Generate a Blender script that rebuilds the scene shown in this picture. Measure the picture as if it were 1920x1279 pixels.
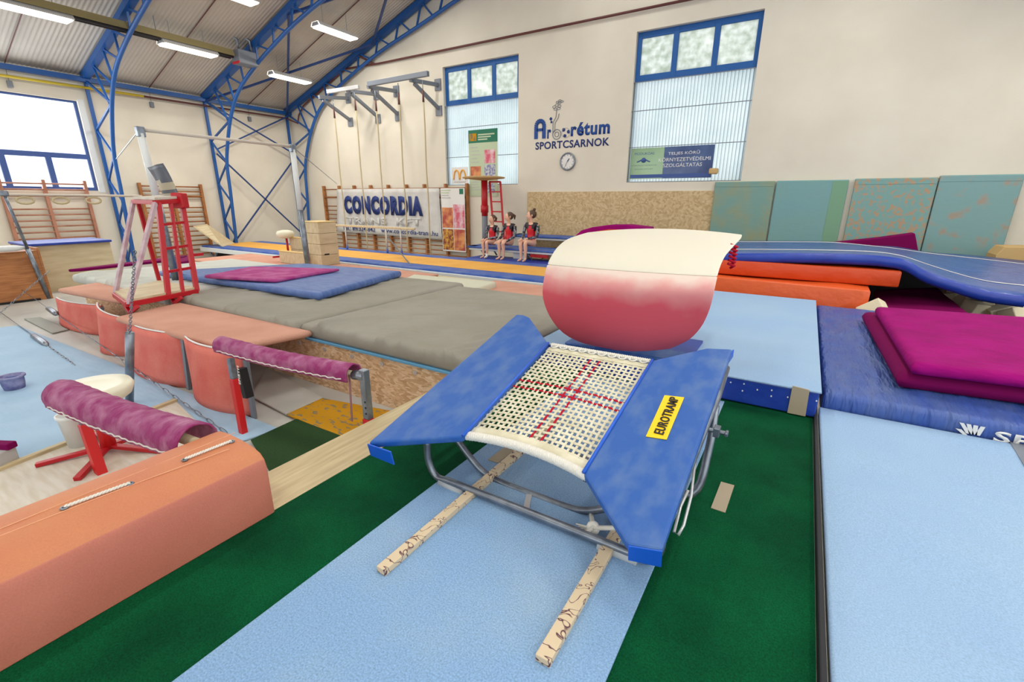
import bpy, bmesh, math, random
from mathutils import Vector, Matrix, noise
random.seed(7)
for o in list(bpy.data.objects): bpy.data.objects.remove(o)
SC = bpy.context.scene
COL = SC.collection
PI = math.pi
# ------------------------------------------------------------------ camera
H = 1.5; FPX = 863.26; YAW = .552905; PITCH = .297349; ROLL = .0037989
def _axes():
    cy, sy, cp, sp = math.cos(YAW), math.sin(YAW), math.cos(PITCH), math.sin(PITCH)
    f = Vector((-sy*cp, cy*cp, -sp)); r = Vector((cy, sy, 0)); u = r.cross(f)
    c, s = math.cos(ROLL), math.sin(ROLL)
    return c*r+s*u, -s*r+c*u, f
RX, UX, FX = _axes()
cam = bpy.data.cameras.new('camera'); cam.sensor_width = 36; cam.lens = FPX/1920*36; cam.clip_start = .02
camo = bpy.data.objects.new('camera', cam); COL.objects.link(camo)
camo.matrix_world = Matrix(((RX.x, UX.x, -FX.x, 0), (RX.y, UX.y, -FX.y, 0), (RX.z, UX.z, -FX.z, H), (0, 0, 0, 1)))
SC.camera = camo
# ------------------------------------------------------------------ light
SC.view_settings.view_transform = 'Standard'; SC.view_settings.look = 'None'
SC.view_settings.gamma = 1; SC.view_settings.use_curve_mapping = False
SC.view_settings.exposure = 0.04
W = bpy.data.worlds.new('overcast_sky'); SC.world = W; W.use_nodes = True
W.node_tree.nodes['Background'].inputs[0].default_value = (.93, .97, 1.0, 1)
W.node_tree.nodes['Background'].inputs[1].default_value = 2.0
XL, YB, XR, YR, ZF = -17.5, 12.0, 6.0, -6.0, -.42
RIDGE = -5.75
def roofz(x): return 4.72 + .335*((x-XL) if x < RIDGE else (2*RIDGE-x-XL))
def area(name, loc, rot, sx, sy, power, color, portal=False):
    l = bpy.data.lights.new(name, 'AREA'); l.shape = 'RECTANGLE'; l.size = sx; l.size_y = sy; l.energy = power; l.color = color
    if portal: l.cycles.is_portal = True
    o = bpy.data.objects.new(name, l); COL.objects.link(o); o.location = loc; o.rotation_euler = rot
    return o
DAY = (.90, .96, 1.0)
# window openings: overcast daylight on the left; unseen right and rear ones added for fill
WIN_L = [(2.95, 5.62, 1.71, 4.05), (-.3, 2.35, 1.71, 4.05), (-3.6, -.95, 1.71, 4.05)]
FILL_R = [(-4.5, -1.5, 1.2, 4.2), (.5, 3.5, 1.2, 4.2), (5.5, 8.5, 1.2, 4.2)]
FILL_S = [(-15.0, -11.5, 1.2, 4.8), (-9.5, -5.5, 1.2, 4.8), (-3.5, .5, 1.2, 4.8), (2, 5, 1.2, 4.2)]
for (a, b, c, d) in WIN_L:
    area('daylight_left', (XL-.02, (a+b)/2, (c+d)/2), (0, -PI/2, 0), d-c, b-a, 75, DAY)
for (a, b, c, d) in FILL_R:
    area('added_fill_right', (XR+.02, (a+b)/2, (c+d)/2), (0, PI/2, 0), d-c, b-a, 30, DAY)
for (a, b, c, d) in FILL_S:
    area('added_fill_rear', ((a+b)/2, YR-.02, (c+d)/2), (PI/2, 0, 0), b-a, d-c, 38, DAY)
LAMP_POWER = 54

# ------------------------------------------------------------------ pixel of a 1920x1279 view -> point on a real plane
def _ray(x, y): return RX*((x-960)/FPX) - UX*((y-639.5)/FPX) + FX
def PZ(x, y, z=0.0):
    d = _ray(x, y); return Vector((0, 0, H)) + d*((z-H)/d.z)
def PY(x, y, Y):
    d = _ray(x, y); return Vector((0, 0, H)) + d*(Y/d.y)
def PX(x, y, X):
    d = _ray(x, y); return Vector((0, 0, H)) + d*(X/d.x)
def PL(x, y, p0, n):
    d = _ray(x, y); o = Vector((0, 0, H)); return o + d*((p0-o).dot(n)/d.dot(n))

# ------------------------------------------------------------------ materials
def lin(c):
    return tuple(((v/255)/12.92 if v/255 <= .04045 else ((v/255+.055)/1.055)**2.4) for v in c)
MATS = {}
def mat(name, col, rough=.6, metal=0, col2=None, nscale=3.0, ndetail=4, nlo=.35, nhi=.65, stretch=None, bump=0, bscale=60, bstretch=None,
        fine=0, spec=.5, sheen=0, bdist=.02):
    if name in MATS: return MATS[name]
    m = bpy.data.materials.new(name); m.use_nodes = True; MATS[name] = m
    nt = m.node_tree; N = nt.nodes; L = nt.links; b = N['Principled BSDF']
    b.inputs['Roughness'].default_value = rough; b.inputs['Metallic'].default_value = metal
    b.inputs['Specular IOR Level'].default_value = spec if rough < .8 else min(spec, .12)
    if sheen: b.inputs['Sheen Weight'].default_value = sheen
    c1 = lin(col)+(1,)
    b.inputs['Base Color'].default_value = c1
    tc = N.new('ShaderNodeTexCoord')
    def mapped(st):
        if not st: return tc.outputs['Object']
        mp = N.new('ShaderNodeMapping'); mp.inputs['Scale'].default_value = st
        L.new(tc.outputs['Object'], mp.inputs[0]); return mp.outputs[0]
    out = None
    if col2:
        n = N.new('ShaderNodeTexNoise'); n.inputs['Scale'].default_value = nscale; n.inputs['Detail'].default_value = ndetail
        L.new(mapped(stretch), n.inputs['Vector'])
        r = N.new('ShaderNodeMapRange'); r.inputs[1].default_value = nlo; r.inputs[2].default_value = nhi
        L.new(n.outputs[0], r.inputs[0])
        mx = N.new('ShaderNodeMix'); mx.data_type = 'RGBA'
        mx.inputs[6].default_value = c1; mx.inputs[7].default_value = lin(col2)+(1,)
        L.new(r.outputs[0], mx.inputs[0]); out = mx.outputs[2]
    if fine:
        n = N.new('ShaderNodeTexNoise'); n.inputs['Scale'].default_value = 160; n.inputs['Detail'].default_value = 3
        L.new(tc.outputs['Object'], n.inputs['Vector'])
        r = N.new('ShaderNodeMapRange'); r.inputs[1].default_value = .3; r.inputs[2].default_value = .7
        r.inputs[3].default_value = 1-fine; r.inputs[4].default_value = 1+fine
        L.new(n.outputs[0], r.inputs[0])
        v = N.new('ShaderNodeVectorMath'); v.operation = 'SCALE'
        if out: L.new(out, v.inputs[0])
        else: v.inputs[0].default_value = c1[:3]
        L.new(r.outputs[0], v.inputs['Scale']); out = v.outputs[0]
    if out: L.new(out, b.inputs['Base Color'])
    if bump:
        n = N.new('ShaderNodeTexNoise'); n.inputs['Scale'].default_value = bscale; n.inputs['Detail'].default_value = 3
        L.new(mapped(bstretch), n.inputs['Vector'])
        bp = N.new('ShaderNodeBump'); bp.inputs['Strength'].default_value = bump; bp.inputs['Distance'].default_value = bdist
        L.new(n.outputs[0], bp.inputs['Height']); L.new(bp.outputs[0], b.inputs['Normal'])
    return m
M = {}
M['wall'] = mat('wall_paint', (226, 219, 203), .9, col2=(218, 210, 194), nscale=.8, bump=.15, bscale=8)
M['floor'] = mat('floor_concrete', (196, 193, 186), .6, col2=(180, 178, 172), nscale=1.5)
M['floor_grey'] = mat('grey_floor_cover', (164, 166, 160), .8)
M['roofsheet'] = mat('roof_sheet', (196, 190, 180), .6, col2=(168, 160, 150), nscale=.6, nlo=.4, nhi=.7)
M['truss'] = mat('blue_truss_paint', (22, 84, 156), .4)
M['truss_dk'] = mat('dark_blue_rod_paint', (32, 62, 120), .4)
M['yellow_pipe'] = mat('yellow_pipe_paint', (214, 190, 60), .4)
M['brown_pipe'] = mat('brown_pipe_paint', (96, 48, 44), .5)
M['greyp'] = mat('grey_bracket_paint', (118, 124, 134), .5)
M['steel'] = mat('galvanised_steel', (140, 148, 158), .35, .75, col2=(95, 100, 112), nscale=9, nlo=.4, nhi=.75)
M['steel_lt'] = mat('pale_steel', (205, 205, 205), .35, .4)
M['white_steel'] = mat('white_enamel_steel', (225, 228, 226), .35)
M['dark'] = mat('black_rubber', (24, 24, 30), .6)
M['carpet_blue'] = mat('pale_blue_carpet', (134, 168, 206), .95, col2=(150, 176, 200), nscale=1.3, nlo=.45, nhi=.7, bump=.5, bscale=220, fine=.22, bdist=.004)
M['carpet_blue2'] = mat('pale_blue_roll_mat', (148, 178, 212), .95, col2=(156, 184, 212), nscale=1.0, bump=.4, bscale=220, fine=.12, bdist=.004)
M['carpet_green'] = mat('green_turf_carpet', (2, 84, 48), .95, col2=(0, 66, 38), nscale=3, bump=.8, bscale=260, fine=.35, bdist=.006)
M['green_dk'] = mat('dark_green_carpet', (44, 70, 40), .95, fine=.25, bump=.4, bscale=200, bdist=.004)
M['ply'] = mat('pale_plywood', (214, 198, 164), .6, col2=(190, 170, 132), nscale=3, stretch=(9, .6, 3), nlo=.35, nhi=.75)
M['board'] = mat('whitewashed_board', (216, 210, 198), .6, col2=(204, 194, 176), nscale=4, stretch=(1, 7, 1))
M['beige'] = mat('beige_plank', (204, 186, 146), .6, col2=(182, 162, 124), nscale=2.5, stretch=(14, 1.2, 1))
M['pine'] = mat('orange_pine', (190, 128, 76), .55, col2=(160, 98, 56), nscale=3, stretch=(1, 1, 8))
M['rail'] = mat('varnished_rail_wood', (176, 118, 66), .45, col2=(150, 92, 48), nscale=4)
M['rail2'] = mat('pinkish_rail_wood', (182, 128, 104), .5, col2=(160, 104, 80), nscale=4)
M['grey_mat'] = mat('grey_canvas', (156, 152, 142), .85, col2=(148, 144, 132), nscale=2, bump=.25, bscale=3, bdist=.03, fine=.05)
M['white_mat'] = mat('off_white_canvas', (198, 200, 192), .85, bump=.5, bscale=2.2, bstretch=(1, 4, 1), bdist=.05)
M['cream_mat'] = mat('cream_canvas', (206, 206, 186), .85, bump=.3, bscale=5)
M['pink_mat'] = mat('salmon_carpet', (208, 158, 138), .95, col2=(198, 146, 126), nscale=2, fine=.12, bump=.3, bscale=200, bdist=.004)
M['pink_pad'] = mat('coral_foam_cover', (214, 108, 98), .8, col2=(222, 128, 114), nscale=4, fine=.1)
M['blue_mat'] = mat('scuffed_blue_vinyl', (66, 96, 160), .5, col2=(92, 118, 172), nscale=6, stretch=(1, 3, 1), bump=.3, bscale=6)
M['blue_side'] = mat('royal_blue_vinyl', (22, 52, 150), .4, col2=(30, 64, 164), nscale=5, bump=.3, bscale=7, bdist=.03)
M['sp_top'] = mat('worn_blue_vinyl', (52, 84, 160), .45, col2=(74, 98, 158), nscale=3, stretch=(3, 1, 1), bump=.8, bscale=3, bstretch=(6, 1.2, 1), bdist=.05)
M['long_top'] = mat('glossy_blue_vinyl', (58, 90, 158), .28, col2=(50, 78, 150), nscale=3, bump=.6, bscale=5, bdist=.04)
M['purple'] = mat('purple_fabric', (158, 8, 112), .8, col2=(142, 4, 100), nscale=4, bump=.5, bscale=4, bstretch=(1, 6, 1), bdist=.05, fine=.08)
M['purple_dk'] = mat('dark_plum_fabric', (118, 6, 78), .85, bump=.3, bscale=5)
M['purple_lt'] = mat('chalky_purple_fabric', (166, 62, 128), .8, col2=(186, 104, 152), nscale=5, nlo=.4, nhi=.7, bump=.4, bscale=8)
M['barpad'] = mat('chalked_purple_cover', (140, 34, 98), .75, col2=(196, 140, 170), nscale=9, ndetail=10, nlo=.42, nhi=.9, bump=1, bscale=9, bstretch=(4, 1, 1), bdist=.02)
M['orange'] = mat('orange_vinyl', (206, 70, 14), .45, bump=.6, bscale=3.5, bdist=.06)
M['orange2'] = mat('faded_orange_vinyl', (220, 90, 34), .4, bump=.6, bscale=4, bdist=.05)
M['leather'] = mat('tan_leather', (204, 130, 86), .6, col2=(198, 120, 84), nscale=3, bump=.25, bscale=30, bdist=.004, fine=.05)
M['leather_red'] = mat('reddish_tan_leather', (202, 122, 100), .65, col2=(194, 112, 92), nscale=2.5, bump=.25, bscale=40, bdist=.003, fine=.06)
M['pad_blue'] = mat('blue_frame_pad_vinyl', (28, 86, 166), .45, col2=(84, 116, 168), nscale=11, ndetail=12, nlo=.42, nhi=.78, stretch=(1, .5, 1), bump=.15, bscale=20, bdist=.005)
M['pad_edge'] = mat('bright_blue_vinyl_edge', (26, 92, 204), .35)
M['web'] = mat('cream_webbing', (226, 220, 196), .8, col2=(206, 198, 170), nscale=9)
M['webred'] = mat('red_webbing', (176, 24, 46), .8)
M['rope'] = mat('white_rope', (226, 222, 212), .8, bump=.5, bscale=80, bdist=.004)
M['hemp'] = mat('hemp_rope', (196, 180, 144), .9, bump=.5, bscale=60, bdist=.004)
M['yellow'] = mat('yellow_sticker', (250, 206, 10), .5)
M['black'] = mat('black_print', (22, 20, 24), .6)
M['tape'] = mat('grey_tape', (166, 152, 128), .7)
M['red'] = mat('red_paint', (186, 16, 32), .4)
M['redpost'] = mat('bright_red_paint', (206, 26, 30), .4)
M['dirty_white'] = mat('chalky_pinkish_paint', (206, 186, 190), .5, col2=(186, 150, 160), nscale=9)
M['navy'] = mat('navy_print', (16, 44, 112), .6)
M['logo_blue'] = mat('logo_blue_paint', (10, 66, 142), .6)
M['banner_grey'] = mat('pale_grey_print', (202, 201, 198), .7)
M['grey_print'] = mat('grey_print', (186, 186, 186), .7)
M['banner'] = mat('banner_vinyl', (214, 212, 208), .6, col2=(196, 194, 190), nscale=2, bump=.5, bscale=2.5, bdist=.06)
M['frame_blue'] = mat('window_frame_blue', (6, 86, 158), .5)
M['frame_navy'] = mat('window_frame_slate_blue', (58, 86, 150), .5)
M['cream_plastic'] = mat('cream_plastic', (232, 226, 202), .4)
M['white_vinyl'] = mat('off_white_vault_cover', (224, 217, 200), .55, bump=.1, bscale=40, bdist=.003)
M['osb_edge'] = mat('rough_board_edge', (186, 160, 120), .8, col2=(150, 120, 84), nscale=25)
M['yellow_track'] = mat('yellow_track_fabric', (236, 178, 82), .7, col2=(226, 164, 66), nscale=2, fine=.06)
M['track_blue'] = mat('track_blue_border', (36, 84, 170), .5, col2=(84, 110, 176), nscale=4)
M['foam'] = mat('cream_foam', (228, 216, 184), .9, bump=.2, bscale=30)
M['card'] = mat('cardboard', (200, 168, 116), .8)
M['ochre'] = mat('ochre_worn_mat', (196, 142, 30), .8, col2=(138, 122, 92), nscale=5, stretch=(2, 5, 1), nlo=.56, nhi=.6)
M['skin'] = mat('skin', (226, 178, 152), .5)
M['hair'] = mat('brown_hair', (84, 60, 44), .5)
M['leo_red'] = mat('shiny_red_fabric', (196, 14, 36), .3)
M['leo_black'] = mat('black_velvet', (20, 16, 30), .5)
M['leo_silver'] = mat('silver_black_fabric', (128, 132, 142), .3, .3, col2=(30, 28, 36), nscale=20, nlo=.45, nhi=.55)
M['eye'] = mat('dark_eye', (40, 30, 26), .3)
M['lip'] = mat('lip', (190, 98, 92), .5)
M['photo_warm'] = mat('warm_printed_photo', (222, 150, 90), .6, col2=(170, 70, 60), nscale=4, nlo=.4, nhi=.62)
M['photo_pink'] = mat('pink_printed_photo', (206, 90, 110), .6, col2=(226, 200, 206), nscale=4, nlo=.4, nhi=.62)
M['photo_violet'] = mat('violet_printed_photo', (110, 110, 170), .6, col2=(196, 200, 196), nscale=14, nlo=.4, nhi=.6)
M['photo_gold'] = mat('golden_printed_photo', (214, 160, 60), .6, col2=(130, 50, 40), nscale=9, nlo=.4, nhi=.6)
M['poster_green'] = mat('dark_green_print', (24, 112, 84), .6)
M['poster_pale'] = mat('pale_green_print', (186, 200, 168), .6)
M['poster_white'] = mat('white_print', (226, 224, 220), .6)
M['cloth_dark'] = mat('dark_grey_print_cloth', (70, 74, 86), .5, col2=(92, 96, 108), nscale=3, bump=.4, bscale=8)
M['hanging_beige'] = mat('beige_print_cloth', (176, 164, 142), .5, bump=.4, bscale=8)
M['olive'] = mat('olive_heater_hood', (150, 138, 96), .4, .3)

def osb(name, col, a, b):
    m = bpy.data.materials.new(name); m.use_nodes = True; nt = m.node_tree; N = nt.nodes; L = nt.links; bs = N['Principled BSDF']
    bs.inputs['Roughness'].default_value = .75
    tc = N.new('ShaderNodeTexCoord'); v = N.new('ShaderNodeTexVoronoi'); v.inputs['Scale'].default_value = 22; v.feature = 'F1'
    n = N.new('ShaderNodeTexNoise'); n.inputs['Scale'].default_value = 6
    mx = N.new('ShaderNodeVectorMath'); mx.operation = 'MULTIPLY_ADD'; mx.inputs[1].default_value = (.4, .4, .4)
    L.new(n.outputs['Color'], mx.inputs[0]); L.new(tc.outputs['Object'], mx.inputs[2]); L.new(mx.outputs[0], v.inputs['Vector'])
    cr = N.new('ShaderNodeValToRGB'); e = cr.color_ramp.elements
    e[0].color = lin(a)+(1,); e[0].position = .1; e[1].color = lin(b)+(1,); e[1].position = .9
    k = cr.color_ramp.elements.new(.5); k.color = lin(col)+(1,)
    sp = N.new('ShaderNodeSeparateColor'); L.new(v.outputs['Color'], sp.inputs[0]); L.new(sp.outputs[0], cr.inputs[0])
    L.new(cr.outputs[0], bs.inputs['Base Color']); return m
M['osb'] = osb('chipboard', (220, 184, 144), (196, 158, 118), (234, 206, 172))
M['osb_wall'] = osb('wall_chipboard', (200, 174, 130), (186, 158, 114), (212, 188, 146))
def teal(name, c1, c2, lo, hi, sc):
    return mat(name, c1, .8, col2=c2, nscale=sc, ndetail=6, nlo=lo, nhi=hi, bump=.2, bscale=10)
M['teal0'] = teal('worn_teal_carpet', (126, 160, 152), (150, 156, 124), .45, .7, 2.2)
M['teal1'] = teal('plain_teal_carpet', (124, 164, 168), (128, 168, 160), .4, .8, 1.5)
M['teal2'] = teal('shredded_teal_carpet', (128, 166, 162), (178, 152, 124), .5, .6, 14)
M['teal3'] = teal('streaked_teal_carpet', (130, 166, 166), (164, 152, 136), .55, .68, 4.5)
def glassy(name, col, col2, sc, trans):
    m = bpy.data.materials.new(name); m.use_nodes = True; nt = m.node_tree; N = nt.nodes; L = nt.links
    N.remove(N['Principled BSDF']); o = N['Material Output']
    tc = N.new('ShaderNodeTexCoord'); n = N.new('ShaderNodeTexNoise'); n.inputs['Scale'].default_value = sc; n.inputs['Detail'].default_value = 5
    L.new(tc.outputs['Object'], n.inputs['Vector'])
    r = N.new('ShaderNodeMapRange'); r.inputs[1].default_value = .35; r.inputs[2].default_value = .65; L.new(n.outputs[0], r.inputs[0])
    mx = N.new('ShaderNodeMix'); mx.data_type = 'RGBA'; mx.inputs[6].default_value = lin(col)+(1,); mx.inputs[7].default_value = lin(col2)+(1,)
    L.new(r.outputs[0], mx.inputs[0])
    t = N.new('ShaderNodeBsdfTranslucent'); L.new(mx.outputs[2], t.inputs[0])
    g = N.new('ShaderNodeBsdfTransparent'); L.new(mx.outputs[2], g.inputs[0])
    gl = N.new('ShaderNodeBsdfGlossy'); gl.inputs['Roughness'].default_value = .15
    m1 = N.new('ShaderNodeMixShader'); m1.inputs[0].default_value = trans; L.new(t.outputs[0], m1.inputs[1]); L.new(g.outputs[0], m1.inputs[2])
    m2 = N.new('ShaderNodeMixShader'); m2.inputs[0].default_value = .04; L.new(m1.outputs[0], m2.inputs[1]); L.new(gl.outputs[0], m2.inputs[2])
    L.new(m2.outputs[0], o.inputs[0]); return m
M['pane'] = glassy('frosted_pane', (222, 224, 220), (192, 198, 188), 7, .3)
M['clear'] = glassy('clear_pane', (255, 255, 255), (246, 250, 255), 1, .95)
M['poly'] = glassy('corrugated_translucent_sheet', (194, 204, 204), (178, 190, 190), 1.2, .12)
def _rib_shading(m):  # shading of the corrugation painted into the sheet colour as darker stripes
    nt = m.node_tree; N = nt.nodes; L = nt.links
    mx = [n for n in N if n.type == 'MIX'][0]; tc = [n for n in N if n.type == 'TEX_COORD'][0]
    w = N.new('ShaderNodeTexWave'); w.bands_direction = 'X'; w.inputs['Scale'].default_value = 2*PI/.075/20; w.inputs['Distortion'].default_value = 0
    L.new(tc.outputs['Object'], w.inputs['Vector'])
    r = N.new('ShaderNodeMapRange'); r.inputs[1].default_value = .0; r.inputs[2].default_value = .35; r.inputs[3].default_value = .55; r.inputs[4].default_value = 1
    L.new(w.outputs[1], r.inputs[0]); v = N.new('ShaderNodeVectorMath'); v.operation = 'SCALE'
    L.new(mx.outputs[2], v.inputs[0]); L.new(r.outputs[0], v.inputs['Scale'])
    for n in N:
        if n.type in ('BSDF_TRANSLUCENT', 'BSDF_TRANSPARENT'): L.new(v.outputs[0], n.inputs[0])
_rib_shading(M['poly'])
def emis(name, col, s):
    m = bpy.data.materials.new(name); m.use_nodes = True; b = m.node_tree.nodes['Principled BSDF']
    b.inputs['Emission Color'].default_value = lin(col)+(1,); b.inputs['Emission Strength'].default_value = s; return m
M['tube'] = emis('lit_fluorescent_tube', (255, 252, 234), 4)

# ------------------------------------------------------------------ mesh helpers
class MB:
    def __init__(s): s.v = []; s.f = []; s.m = []
    def add(s, vs, fs, mi=0):
        n = len(s.v); s.v += [Vector(v) for v in vs]; s.f += [tuple(i+n for i in f) for f in fs]; s.m += [mi]*len(fs); return s
    def box(s, c, size, rz=0, mi=0, rot=None):
        hx, hy, hz = size[0]/2, size[1]/2, size[2]/2
        R_ = rot if rot else Matrix.Rotation(rz, 3, 'Z')
        vs = [Vector(c)+R_@Vector((x*hx, y*hy, z*hz)) for x in (-1, 1) for y in (-1, 1) for z in (-1, 1)]
        return s.add(vs, [(0, 1, 3, 2), (4, 6, 7, 5), (0, 4, 5, 1), (2, 3, 7, 6), (0, 2, 6, 4), (1, 5, 7, 3)], mi)
    def bx(s, x0, x1, y0, y1, z0, z1, mi=0): return s.box(((x0+x1)/2, (y0+y1)/2, (z0+z1)/2), (x1-x0, y1-y0, z1-z0), mi=mi)
    def bar(s, a, b, w, h=None, up=(0, 0, 1), mi=0):
        a = Vector(a); b = Vector(b); h = h or w; d = (b-a).normalized(); u = Vector(up)
        if abs(d.dot(u)) > .95: u = Vector((0, 1, 0))
        x = d.cross(u).normalized(); z = x.cross(d)
        vs = [p+x*(i*w/2)+z*(j*h/2) for p in (a, b) for (i, j) in ((-1, -1), (1, -1), (1, 1), (-1, 1))]
        return s.add(vs, [(3, 2, 1, 0), (4, 5, 6, 7), (0, 1, 5, 4), (1, 2, 6, 5), (2, 3, 7, 6), (3, 0, 4, 7)], mi)
    def tube(s, pts, r, n=8, mi=0, closed=False, sz=1.0):
        pts = [Vector(p) for p in pts]; k = len(pts)
        rr = r if isinstance(r, (list, tuple)) else [r]*k
        base = len(s.v); prev = None
        for i, p in enumerate(pts):
            if closed: d = (pts[(i+1) % k]-pts[i-1])
            else: d = pts[min(i+1, k-1)]-pts[max(i-1, 0)]
            d = d.normalized() if d.length > 1e-9 else Vector((0, 0, 1))
            if prev is None:
                u = Vector((0, 0, 1)) if abs(d.z) < .9 else Vector((1, 0, 0))
                x = d.cross(u).normalized()
            else:
                x = (prev-d*prev.dot(d))
                x = x.normalized() if x.length > 1e-6 else d.orthogonal().normalized()
            prev = x; z = x.cross(d)
            for j in range(n):
                a = 2*PI*j/n; s.v.append(p+(x*math.cos(a)+z*math.sin(a)*sz)*rr[i])
        for i in range(k-1 if not closed else k):
            for j in range(n):
                a = base+i*n+j; b = base+i*n+(j+1) % n; i2 = (i+1) % k
                c = base+i2*n+(j+1) % n; e = base+i2*n+j
                s.f.append((a, b, c, e)); s.m.append(mi)
        if not closed:
            s.f.append(tuple(base+j for j in range(n))[::-1]); s.m.append(mi)
            s.f.append(tuple(base+(k-1)*n+j for j in range(n))); s.m.append(mi)
        return s
    def prism(s, poly, off, mi=0, mi_side=None):
        poly = [Vector(p) for p in poly]; off = Vector(off); n = len(poly)
        vs = poly+[p+off for p in poly]
        s.add(vs, [tuple(range(n))], mi); b = len(s.v)-2*n
        s.f.append(tuple(b+n+i for i in range(n))[::-1]); s.m.append(mi if mi_side is None else mi_side)
        for i in range(n):
            s.f.append((b+i, b+n+i, b+n+(i+1) % n, b+(i+1) % n)[::1]); s.m.append(mi if mi_side is None else mi_side)
        return s
    def lathe(s, c, prof, n=24, mi=0, sx=1, sy=1):
        c = Vector(c); b = len(s.v); k = len(prof)
        for (r, z) in prof:
            for j in range(n):
                a = 2*PI*j/n; s.v.append(c+Vector((r*math.cos(a)*sx, r*math.sin(a)*sy, z)))
        for i in range(k-1):
            for j in range(n):
                s.f.append((b+i*n+j, b+i*n+(j+1) % n, b+(i+1)*n+(j+1) % n, b+(i+1)*n+j)); s.m.append(mi)
        s.f.append(tuple(b+j for j in range(n))[::-1]); s.m.append(mi)
        s.f.append(tuple(b+(k-1)*n+j for j in range(n))); s.m.append(mi); return s
    def grid(s, rows, mi=0, closed_u=False):
        b = len(s.v); m = len(rows[0])
        for r in rows: s.v += [Vector(p) for p in r]
        for i in range(len(rows)-1):
            for j in range(m-(0 if closed_u else 1)):
                j2 = (j+1) % m
                s.f.append((b+i*m+j, b+i*m+j2, b+(i+1)*m+j2, b+(i+1)*m+j)); s.m.append(mi)
        return s
def new_mesh(name, mb, mats, smooth=False, weld=False):
    me = bpy.data.meshes.new(name); me.from_pydata([tuple(v) for v in mb.v], [], mb.f)
    for m in (mats if isinstance(mats, (list, tuple)) else [mats]): me.materials.append(M[m] if isinstance(m, str) else m)
    for p, mi in zip(me.polygons, mb.m): p.material_index = mi
    bm = bmesh.new(); bm.from_mesh(me)
    if weld: bmesh.ops.remove_doubles(bm, verts=bm.verts, dist=1e-5)
    bmesh.ops.recalc_face_normals(bm, faces=bm.faces); bm.to_mesh(me); bm.free()
    if smooth:
        for p in me.polygons: p.use_smooth = True
    return me
def thing(name, label, cat, loc=(0, 0, 0), group=None):
    o = bpy.data.objects.new(name, None); COL.objects.link(o); o.location = loc; o.empty_display_size = .1
    o['label'] = label; o['category'] = cat
    if group: o['group'] = group
    return o
def root_loc(p):
    l = Vector((0, 0, 0))
    while p is not None: l += p.location; p = p.parent
    return l
def put(name, mb, mats, parent=None, smooth=False, bevel=0, seg=2, label=None, angle=40, weld=False, solid=0, subs=0):
    me = mb if isinstance(mb, bpy.types.Mesh) else new_mesh(name, mb, mats, smooth, weld)
    o = bpy.data.objects.new(name, me); COL.objects.link(o)
    vs = [v.co for v in me.vertices]
    if parent is None and vs:
        c = Vector(((min(v.x for v in vs)+max(v.x for v in vs))/2, (min(v.y for v in vs)+max(v.y for v in vs))/2, min(v.z for v in vs)))
        me.transform(Matrix.Translation(-c)); o.location = c
    elif parent is not None:
        me.transform(Matrix.Translation(-root_loc(parent))); o.parent = parent
    if subs:
        md = o.modifiers.new('sub', 'SUBSURF'); md.levels = subs; md.render_levels = subs
    if solid:
        md = o.modifiers.new('solid', 'SOLIDIFY'); md.thickness = solid; md.offset = 0
    if bevel:
        md = o.modifiers.new('bevel', 'BEVEL'); md.width = bevel; md.segments = seg; md.limit_method = 'ANGLE'; md.angle_limit = math.radians(angle)
    if label: o['label'] = label
    return o
def top(name, mb, mats, label, cat, group=None, **k):
    o = put(name, mb, mats, None, **k); o['label'] = label; o['category'] = cat
    if group: o['group'] = group
    return o
def struct(name, mb, mats, parent=None, **k):
    o = put(name, mb, mats, parent, **k)
    if parent is None: o['kind'] = 'structure'
    return o
def text_mesh(s, o, xv, yv, width, height, depth=.004, bold=0.0, shear=0.0):
    """letters filling exactly width x height, lower left corner o, along unit xv, up yv"""
    c = bpy.data.curves.new('lettering', 'FONT'); c.body = s; c.extrude = 0; c.offset = bold; c.shear = shear; c.space_character = 1+bold*3; c.resolution_u = 3
    t = bpy.data.objects.new('lettering', c); COL.objects.link(t)
    bpy.context.view_layer.update(); dg = bpy.context.evaluated_depsgraph_get()
    me = bpy.data.meshes.new_from_object(t.evaluated_get(dg)); bpy.data.objects.remove(t)
    xs = [v.co.x for v in me.vertices]; ys = [v.co.y for v in me.vertices]
    x0, x1, y0, y1 = min(xs), max(xs), min(ys), max(ys)
    xv = Vector(xv).normalized(); yv = Vector(yv).normalized(); o = Vector(o)
    bm = bmesh.new(); bm.from_mesh(me)
    for v in bm.verts: v.co = o+xv*((v.co.x-x0)/(x1-x0)*width)+yv*((v.co.y-y0)/(y1-y0)*height)
    r = bmesh.ops.extrude_face_region(bm, geom=bm.faces[:]); nn = xv.cross(yv)*depth
    for g in r['geom']:
        if isinstance(g, bmesh.types.BMVert): g.co += nn
    bmesh.ops.recalc_face_normals(bm, faces=bm.faces); bm.to_mesh(me); bm.free(); me.materials.clear()
    return me
def text(s, o, xv, yv, w, h, m, parent, depth=.004, bold=0, name='lettering', shear=0):
    me = text_mesh(s, o, xv, yv, w, h, depth, bold, shear); me.materials.append(M[m])
    return put(name, me, None, parent)
def lerp(a, b, t): return a+(b-a)*t
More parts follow.
